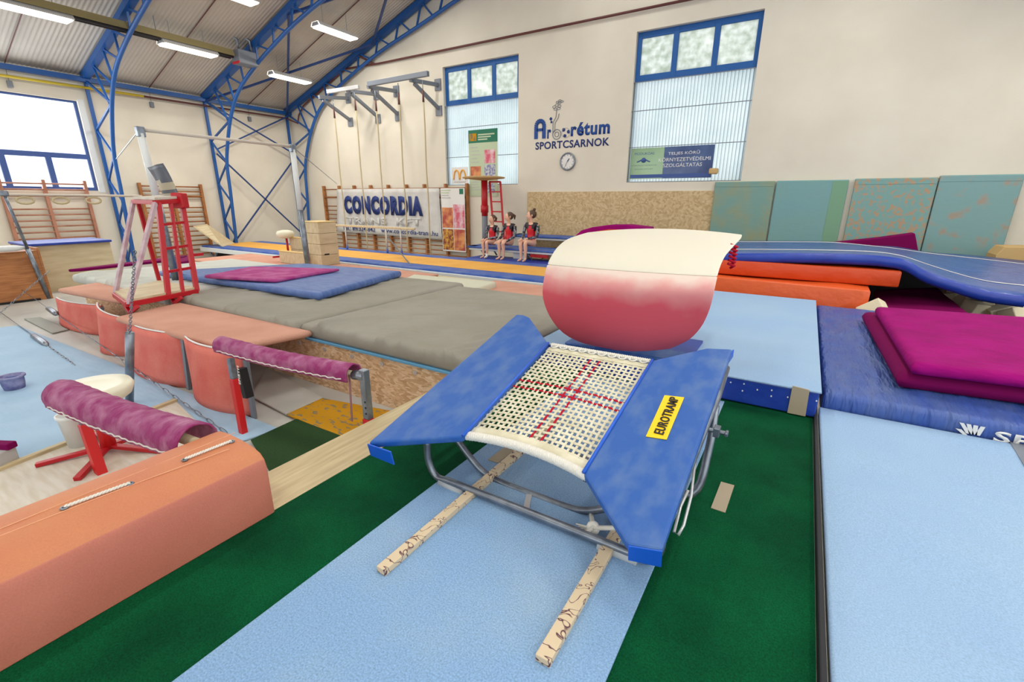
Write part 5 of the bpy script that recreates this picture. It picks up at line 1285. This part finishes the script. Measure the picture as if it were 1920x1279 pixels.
put('clamp_knob', MB().box(c+Vector((.03, 0, 0)), (.03, .05, .05)).tube([c+Vector((-.02, 0, 0)), c+Vector((.07, 0, 0))], .012, 8).box(c+Vector((.075, 0, 0)), (.015, .045, .02)), 'steel', t, bevel=.004)
w = [T(1303, 868, -.07), T(1296, 930, -.09), T(1282, 985, -.12), T(1272, 1003, -.13), T(1264, 998, -.13), T(1276, 950, -.1), T(1290, 920, -.08)]
put('wire_hook', MB().tube(w, .006, 6), 'steel_lt', t, smooth=True)
kn = PY(1112, 990, 1.72); mb = MB()
mb.tube([PY(1108, 962, yu), kn, PY(1095, 1003, yb0)], .011, 8).tube([kn, PY(1150, 990, 1.72), PY(1172, 985, 1.75)], .011, 8)
mb.tube([kn+Vector((.02*math.cos(a), .01*math.sin(a), .018*math.sin(a))) for a in [2*PI*j/12 for j in range(12)]], .013, 8, closed=True)
for k in range(5): mb.tube([kn, kn+Vector((-.03-.012*k, -.02, -.03+.008*k))], .004, 5)
put('rope_tie', mb, 'rope', t, smooth=True)
put('tie_strap', MB().box(T(1099, 897, -.02), (.02, .015, .03)), 'dark', t)
# slats with pen doodles
slm = bpy.data.materials.new('scribbled_wood'); slm.use_nodes = True; nt = slm.node_tree; N = nt.nodes; L = nt.links; bs = N['Principled BSDF']; bs.inputs['Roughness'].default_value = .65
tc = N.new('ShaderNodeTexCoord'); ns = N.new('ShaderNodeTexNoise'); ns.inputs['Scale'].default_value = 14; ns.inputs['Detail'].default_value = 2; ns.inputs['Distortion'].default_value = .6
L.new(tc.outputs['Object'], ns.inputs['Vector'])
cr_ = N.new('ShaderNodeValToRGB'); e = cr_.color_ramp.elements; base_c = lin((214, 194, 162))+(1,); ink = lin((84, 40, 58))+(1,)
e[0].position = .0; e[0].color = base_c; e[1].position = 1; e[1].color = base_c
for ps_, cc in ((.485, base_c), (.497, ink), (.508, ink), (.52, base_c)): k_ = e.new(ps_); k_.color = cc
L.new(ns.outputs[0], cr_.inputs[0]); L.new(cr_.outputs[0], bs.inputs['Base Color'])
top('wooden_lath', MB().bx(-1.295, -1.245, 1.03, 2.62, .012, .042), slm, 'scribbled wooden slat lying under the left side of the small trampoline', 'slat', 'scribbled wooden slats', bevel=.003)
top('wooden_lath', MB().bx(-.545, -.49, 1.04, 2.62, .012, .042), slm, 'scribbled wooden slat lying under the right side of the small trampoline', 'slat', 'scribbled wooden slats', bevel=.003)

# ================================================================== LEATHER BLOCK
t = thing('leather_block', 'long tan leather covered gymnastics block at the lower left', 'block', (-2.25, .1, 0))
x0, x1, y0, y1 = -2.475, -2.03, -1.0, 1.045
prof = [(x1, .0), (x1, .14), (x1-.0, .26), (x1-.012, .3), (x1-.04, .325), (x1-.09, .34), (x1-.2, .352), (x0+.12, .352), (x0+.04, .342), (x0+.01, .32), (x0, .28), (x0, 0)]
rows = []; ysamp = [(y0, .0), (y0+.02, .012)]+[(y0+.05+(y1-y0-.1)*k/40, .02) for k in range(41)]+[(y1-.02, .014), (y1-.004, .0)]
for (y, b) in ysamp:
    row = []
    for i, (x, z) in enumerate(prof):
        cx_, cz_ = (x0+x1)/2, .17; sh = .985 if b < .005 else (.995 if b < .015 else 1.0)
        zz = z if z == 0 else cz_+(z-cz_)*sh+(.004*noise.noise(Vector((x*6, y*5, 1))) if z > .2 else 0)
        row.append(Vector((cx_+(x-cx_)*sh, y, zz)))
    rows.append(row)
mb = MB(); nI = len(prof)
mb.grid(rows, 0, closed_u=True)
for k in range(len(mb.f)):
    if k % nI in (0, 1, 2): mb.m[k] = 1
for e in (0, -1): mb.add(rows[e], [tuple(range(nI))], 1)
put('leather_cover', mb, ['leather', 'leather_red'], t, smooth=False, bevel=.006, weld=True, seg=3, angle=25)
for o_ in COL.objects:
    if o_.name.startswith('leather_cover'):
        for p in o_.data.polygons: p.use_smooth = len(p.vertices) < 6
def lace(xa, ya, xb, yb_):
    a, b = PZ(xa, ya, .356), PZ(xb, yb_, .356); mb = MB()
    for ph in (0, PI):
        mb.tube([lerp(a, b, k/60)+Vector((.004*math.cos(ph+k*.9), 0, .003*math.sin(ph+k*.9)+.004)) for k in range(61)], .0045, 6)
    put('lacing', mb, 'rope', t, smooth=True)
    for q in (a, b): put('eyelet', MB().tube([q+Vector((.011*math.cos(an), .011*math.sin(an), 0)) for an in [2*PI*j/12 for j in range(12)]], .004, 6, closed=True), 'steel', t, smooth=True)
lace(121, 952, 244, 907); lace(347, 862, 434, 828)
put('seam', MB().tube([PZ(0, 1005, .353), PZ(240, 912, .354), PZ(430, 842, .354)], .002, 5).tube([PZ(440, 812, .35), PZ(0, 992, .354)], .002, 5), mat('pale_stitching', (226, 168, 130), .7), t)

# ================================================================== PARALLEL BARS WITH PADS
def padded_bar(name, A, B, label, posts, wr_seed, rad=.072, text_post=False, cut=False):
    t = thing(name, label, 'bar', (A+B)/2-Vector((0, 0, A.z-ZF))); d = (B-A)
    rows = []; K = 60; n = 18; x = d.normalized().cross(Vector((0, 0, 1))).normalized(); z = x.cross(d.normalized())
    if z.z < 0: z = -z
    for k in range(K+1):
        s = k/K; c = lerp(A, B, s)+Vector((0, 0, -.02*math.sin(PI*s)+.01))
        rr = rad*(1+.05*noise.noise(Vector((s*22, wr_seed, 0)))); row = []
        for j in range(n+1):
            an = -PI*.62+PI*1.24*j/n+PI/2
            fr_ = rr*(1+.06*noise.noise(Vector((s*30, j*.5, wr_seed)))); row.append(c+x*fr_*math.cos(an)+z*(fr_*math.sin(an)*.95))
        row = [row[0]-z*.02+x*(0)]+row+[row[-1]-z*.02]
        rows.append(row)
    put('pad_cover', MB().grid(rows), 'barpad', t, smooth=True, solid=.01)
    put('wooden_rail', MB().tube([A-d*.02, B+d*.03], .028, 12), 'ply', t, smooth=True)
    for e in (0,):
        low = [rows[k][1] for k in range(2, K-1)] if (rows[5][1].y < rows[5][-2].y) else [rows[k][-2] for k in range(2, K-1)]
        put('lacing', MB().tube([p+Vector((0, -.008, -.004+.004*(k % 3))) for k, p in enumerate(low)], .005, 5), 'rope', t, smooth=True)
    return t, x, z
A1, B1 = PZ(415, 648, .29), PZ(664, 703, .30); A1 = Vector((A1.x, A1.y, .29)); 
t, xx, zz_ = padded_bar('padded_bar', A1, B1, 'purple padded bar on red posts in front of the chipboard podium', None, 3)
pt_ = PY(432, 672, 1.83); pbm = PZ(457, 815, ZF)
put('post', MB().bar(pbm, lerp(pbm, Vector((pt_.x, 1.83, pt_.z)), .74), .06, .05, up=(0, 1, 0)), 'redpost', t, bevel=.004)
put('post', MB().bar(lerp(pbm, Vector((pt_.x, 1.83, pt_.z)), .74), Vector((pt_.x, 1.83, pt_.z+.0)), .05, .042, up=(0, 1, 0)), 'steel', t, bevel=.004, label='grey steel upper post')
tq = Vector((-2.44, 2.02, 0)); ztop_ = PY(682, 693, 2.02)
tq = Vector((PY(682, 693, 2.02).x, 2.02, PY(682, 693, 2.02).z)); bq = Vector((tq.x-.0, 2.02, ZF)); mid = Vector((tq.x, 2.02, PY(692, 785, 2.02).z))
put('post', MB().bar(mid, tq, .055, .05, up=(0, 1, 0)), 'steel', t, bevel=.005, label='grey steel upper post with holes')
put('post', MB().bar(bq, mid, .065, .06, up=(0, 1, 0)), 'redpost', t, bevel=.004)
mb = MB()
for k in range(3): mb.box(Vector((tq.x+.012, 2.02-.027, mid.z+.05+.045*k)), (.01, .004, .012))
put('post_hole', mb, 'black', t)
put('strap', MB().bar(PY(655, 703, 1.99), PY(660, 790, 1.99), .018, .004, up=(0, 1, 0)), mat('faded_strap', (150, 110, 112), .8), t)
put('rail_clamp', MB().tube([B1, tq+Vector((0, 0, -.05))], .035, 10), 'steel', t, smooth=True)
o = PY(444, 716, 1.86); text('SPIETH', PY(452, 722, 1.80), (0, .05, 1), (-1, 0, 0), .16, .028, 'poster_white', t, depth=.002, bold=.02)
put('second_upright', MB().bar(PY(452, 690, 1.95), PY(466, 745, 1.95), .07, .07, up=(0, 1, 0)), 'dark', t, bevel=.006)
A2, B2 = PZ(118, 742, .26), PZ(372, 832, .29)
t, xx, zz_ = padded_bar('padded_bar', A2, B2, 'purple padded bar in front, its right end behind the tan leather block', None, 8, .1)
pt_ = PY(150, 775, .9); pb_ = PZ(192, 893, ZF)
pt_ = PY(152, 778, pb_.y)
put('post', MB().bar(pb_, lerp(pb_, pt_, .86), .075, .06, up=(0, 1, 0)), 'redpost', t, bevel=.004)
put('post', MB().bar(lerp(pb_, pt_, .86), pt_+Vector((0, 0, .06)), .05, .045, up=(0, 1, 0)), 'steel', t, bevel=.004, label='grey steel upper post')
# white mushroom trainer
bs_ = PZ(213, 852, ZF); c = Vector((bs_.x, bs_.y, PY(175, 735, bs_.y).z))
c = PX(174, 730, -4.35); t = thing('mushroom_trainer', 'large white mushroom trainer on red feet behind the front purple bar', 'mushroom', (c.x, c.y, ZF))
rad = 62/FPX*(c-Vector((0, 0, H))).dot(FX)
put('pommel_cap', MB().lathe((c.x, c.y, c.z-.03), [(.03, -.1), (rad*.55, -.09), (rad*.9, -.03), (rad, .03), (rad*.93, .065), (rad*.6, .05), (rad*.3, .045), (.01, .045)], 36), 'cream_plastic', t, smooth=True)
put('pole', MB().tube([(c.x, c.y, c.z-.1), (c.x, c.y, ZF+.06)], .05, 12), 'redpost', t, smooth=True)
for k in range(5):
    a = k*2*PI/5+.5; put('foot', MB().bar((c.x, c.y, ZF+.075), (c.x+.42*math.cos(a), c.y+.42*math.sin(a), ZF+.045), .045, .03), 'red', t, bevel=.004)
c = PZ(155, 838, ZF); c.z = ZF+.03
t = thing('white_bucket', 'white bucket beside the red bar post', 'bucket', c)
put('bucket_shell', MB().lathe(c, [(.08, 0), (.1, .24), (.108, .25), (.108, .27), (.095, .27), (.075, .03)], 24), 'white_steel', t, smooth=True)
c = PY(113, 748, .95); top('orange_sponge', MB().box(c, (.12, .06, .06), .3), mat('orange_sponge', (236, 140, 90), .9), 'orange sponge under the left end of the front purple bar', 'sponge', bevel=.012)

# ================================================================== LEFT FLOOR
# board platform
q0, q1 = PZ(0, 878, ZF+.03), PZ(160, 815, ZF+.03)
dirv = (q1-q0).normalized(); e1 = q0+dirv*3.0; e0 = q0-dirv*2.5
zz0 = ZF+.03
P = [Vector((e0.x, e0.y, zz0)), Vector((e1.x, e1.y, zz0)), Vector((-2.46, e1.y+.1, zz0)), Vector((-2.46, e0.y-2, zz0)), Vector((e0.x, e0.y-2, zz0))]
yq = (q0.y+q1.y)/2
P = [q0-dirv*3, PZ(330, 752, zz0), Vector((-3.05, 1.45, zz0)), Vector((-2.46, 1.0, zz0)), Vector((-2.46, -3, zz0)), Vector((-6.5, -3.5, zz0))]
t = thing('board_floor', 'whitish wooden board floor behind the leather block at left', 'floor board', (-4, 0, ZF))
put('boards', MB().prism(P, (0, 0, -.028)), 'board', t)
put('edge_batten', MB().bar(q0-dirv*3+Vector((0, 0, .01)), PZ(330, 752, zz0)+Vector((0, 0, .01)), .05, .03), 'beige', t, bevel=.004)
# pale blue cloth floor mats
zq = ZF+.02
def fl(px, m, label, name='floor_mat', th=.018, z=zq, cat='mat', disp=None, n=20):
    P = [PZ(a, b, z) for a, b in px]; return top(name, slab(P, th, .005, n, n, disp), m, label, cat, smooth=True, weld=True)
M['pale_blue'] = mat('pale_blue_canvas', (170, 198, 222), .8, col2=(160, 190, 216), nscale=2, bump=.4, bscale=3, bstretch=(1, 3, 1), bdist=.03)
P = [Vector((-12.3, -1.5, zq)), Vector((-5.2, -1.5, zq)), PZ(520, 800, zq), PZ(150, 628, zq)]
P = [q0-dirv*3.5, PZ(500, 832, zq), PZ(555, 782, zq), PZ(100, 612, zq)]
for p in P: p.z = zq
top('floor_mat', slab([Vector((-11.5, -1.5, zq)), Vector((-4.4, -1.5, zq)), Vector((-3.6, 2.0, zq)), Vector((-10.2, 1.85, zq))], .018, .005, 40, 30, wr(1, 2, .012, 5)), 'pale_blue', 'large pale blue canvas floor mat at left under the cables', 'mat', smooth=True, weld=True)
fl([(45, 597), (98, 624), (128, 617), (76, 594)], 'floor_grey', 'grey floor strip beside the pale blue canvas at far left', 'floor_strip', z=ZF+.025)
fl([(470, 824), (512, 893), (655, 822), (555, 785)], 'green_dk', 'dark green carpet square beside the purple padded bars', 'carpet_square', z=ZF+.035)
fl([(537, 776), (662, 830), (745, 772), (604, 746)], 'ochre', 'worn ochre mat with grey lettering remains on the floor by the post', 'worn_mat', z=ZF+.032)
fl([(470, 742), (540, 778), (606, 745), (500, 690)], 'greyp' if False else 'floor', 'grey floor strip under the rear purple bar', 'floor_strip', z=ZF+.028)
# grey post with chain
b = PZ(243, 754, zq); tpz = PY(243, 625, b.y); tz = tpz.z
t = thing('chain_post', 'grey round post with a chain hanging above it before the coral pads', 'post', b)
put('post', MB().tube([b, tpz], .034, 14), 'steel', t, smooth=True)
def chain(a, c, n, r=.0095):
    mb = MB(); a = Vector(a); c = Vector(c); d = (c-a)/n; dn = d.normalized(); s = dn.orthogonal().normalized(); s2 = dn.cross(s)
    for k in range(n):
        o = a+d*(k+.5); ss = s if k % 2 else s2
        mb.tube([o+dn*(d.length*.62*math.cos(x))+ss*(r*1.3*math.sin(x)) for x in [2*PI*j/10 for j in range(10)]], r*.36, 5, closed=True)
    return mb
put('chain', chain(tpz, PY(253, 470, b.y), 34, .0085), 'steel', t)
# cables with turnbuckles
def cable(name, pts, label, tb=None, chains=()):
    t = thing(name, label, 'cable', Vector(pts[-1])); put('wire', MB().tube(pts, .006, 6), 'steel', t, smooth=True)
    if tb: put('turnbuckle', MB().tube([tb[0], lerp(tb[0], tb[1], .15), lerp(tb[0], tb[1], .85), tb[1]], [.012, .04, .04, .012], 10), 'steel', t, smooth=True)
    for c in chains: put('chain', chain(c[0], c[1], c[2]), 'steel', t)
g = ZF+.03
E1 = PZ(140, 684, g); S1 = PY(0, 585, E1.y+.3)
cable('guy_cable', [S1, lerp(S1, E1, .52)], 'short guy cable with a thick turnbuckle ending in a chain on the blue canvas', (lerp(S1, E1, .52), lerp(S1, E1, .72)), [(lerp(S1, E1, .72), E1, 13)])
E2 = PZ(425, 812, g); S2 = PY(0, 515, E2.y+1.0)
cable('guy_cable', [S2, lerp(S2, E2, .72)], 'long guy cable running across the coral pads down to the rear bar', (lerp(S2, E2, .41), lerp(S2, E2, .47)), [(lerp(S2, E2, .72), E2, 24)])
a, b = PX(92, 508, -11.5), PX(-15, 600, -10.8); cable('guy_cable', [a, lerp(a, b, .1)], 'dark twisted chain before the pine podium at the left edge', None, [(lerp(a, b, .1), b, 26)])
c = PZ(28, 728, zq); t = thing('chalk_bucket', 'small mottled violet chalk bucket on the blue canvas', 'bucket', c)
put('bucket_shell', MB().lathe(c, [(.08, 0), (.09, .06), (.094, .12), (.11, .125), (.11, .14), (.082, .14), (.07, .03)], 24), mat('mottled_violet', (150, 150, 186), .7, col2=(100, 100, 150), nscale=14), t, smooth=True)
put('dark_contents', MB().lathe(c+Vector((0, 0, .09)), [(.01, 0), (.08, .0), (.08, .02), (.01, .02)], 20), 'frame_navy', t)
c = PZ(-14, 872, zz0); t = thing('grey_box', 'small grey box with a dark red cap at the left edge of the board floor', 'box', c)
put('box_body', MB().box(c+Vector((-.02, .0, .06)), (.3, .14, .12), .5), 'grey_print', t, bevel=.01)
put('cap', MB().box(c+Vector((.05, .08, .14)), (.14, .07, .05), .5), 'purple_dk', t, bevel=.01)
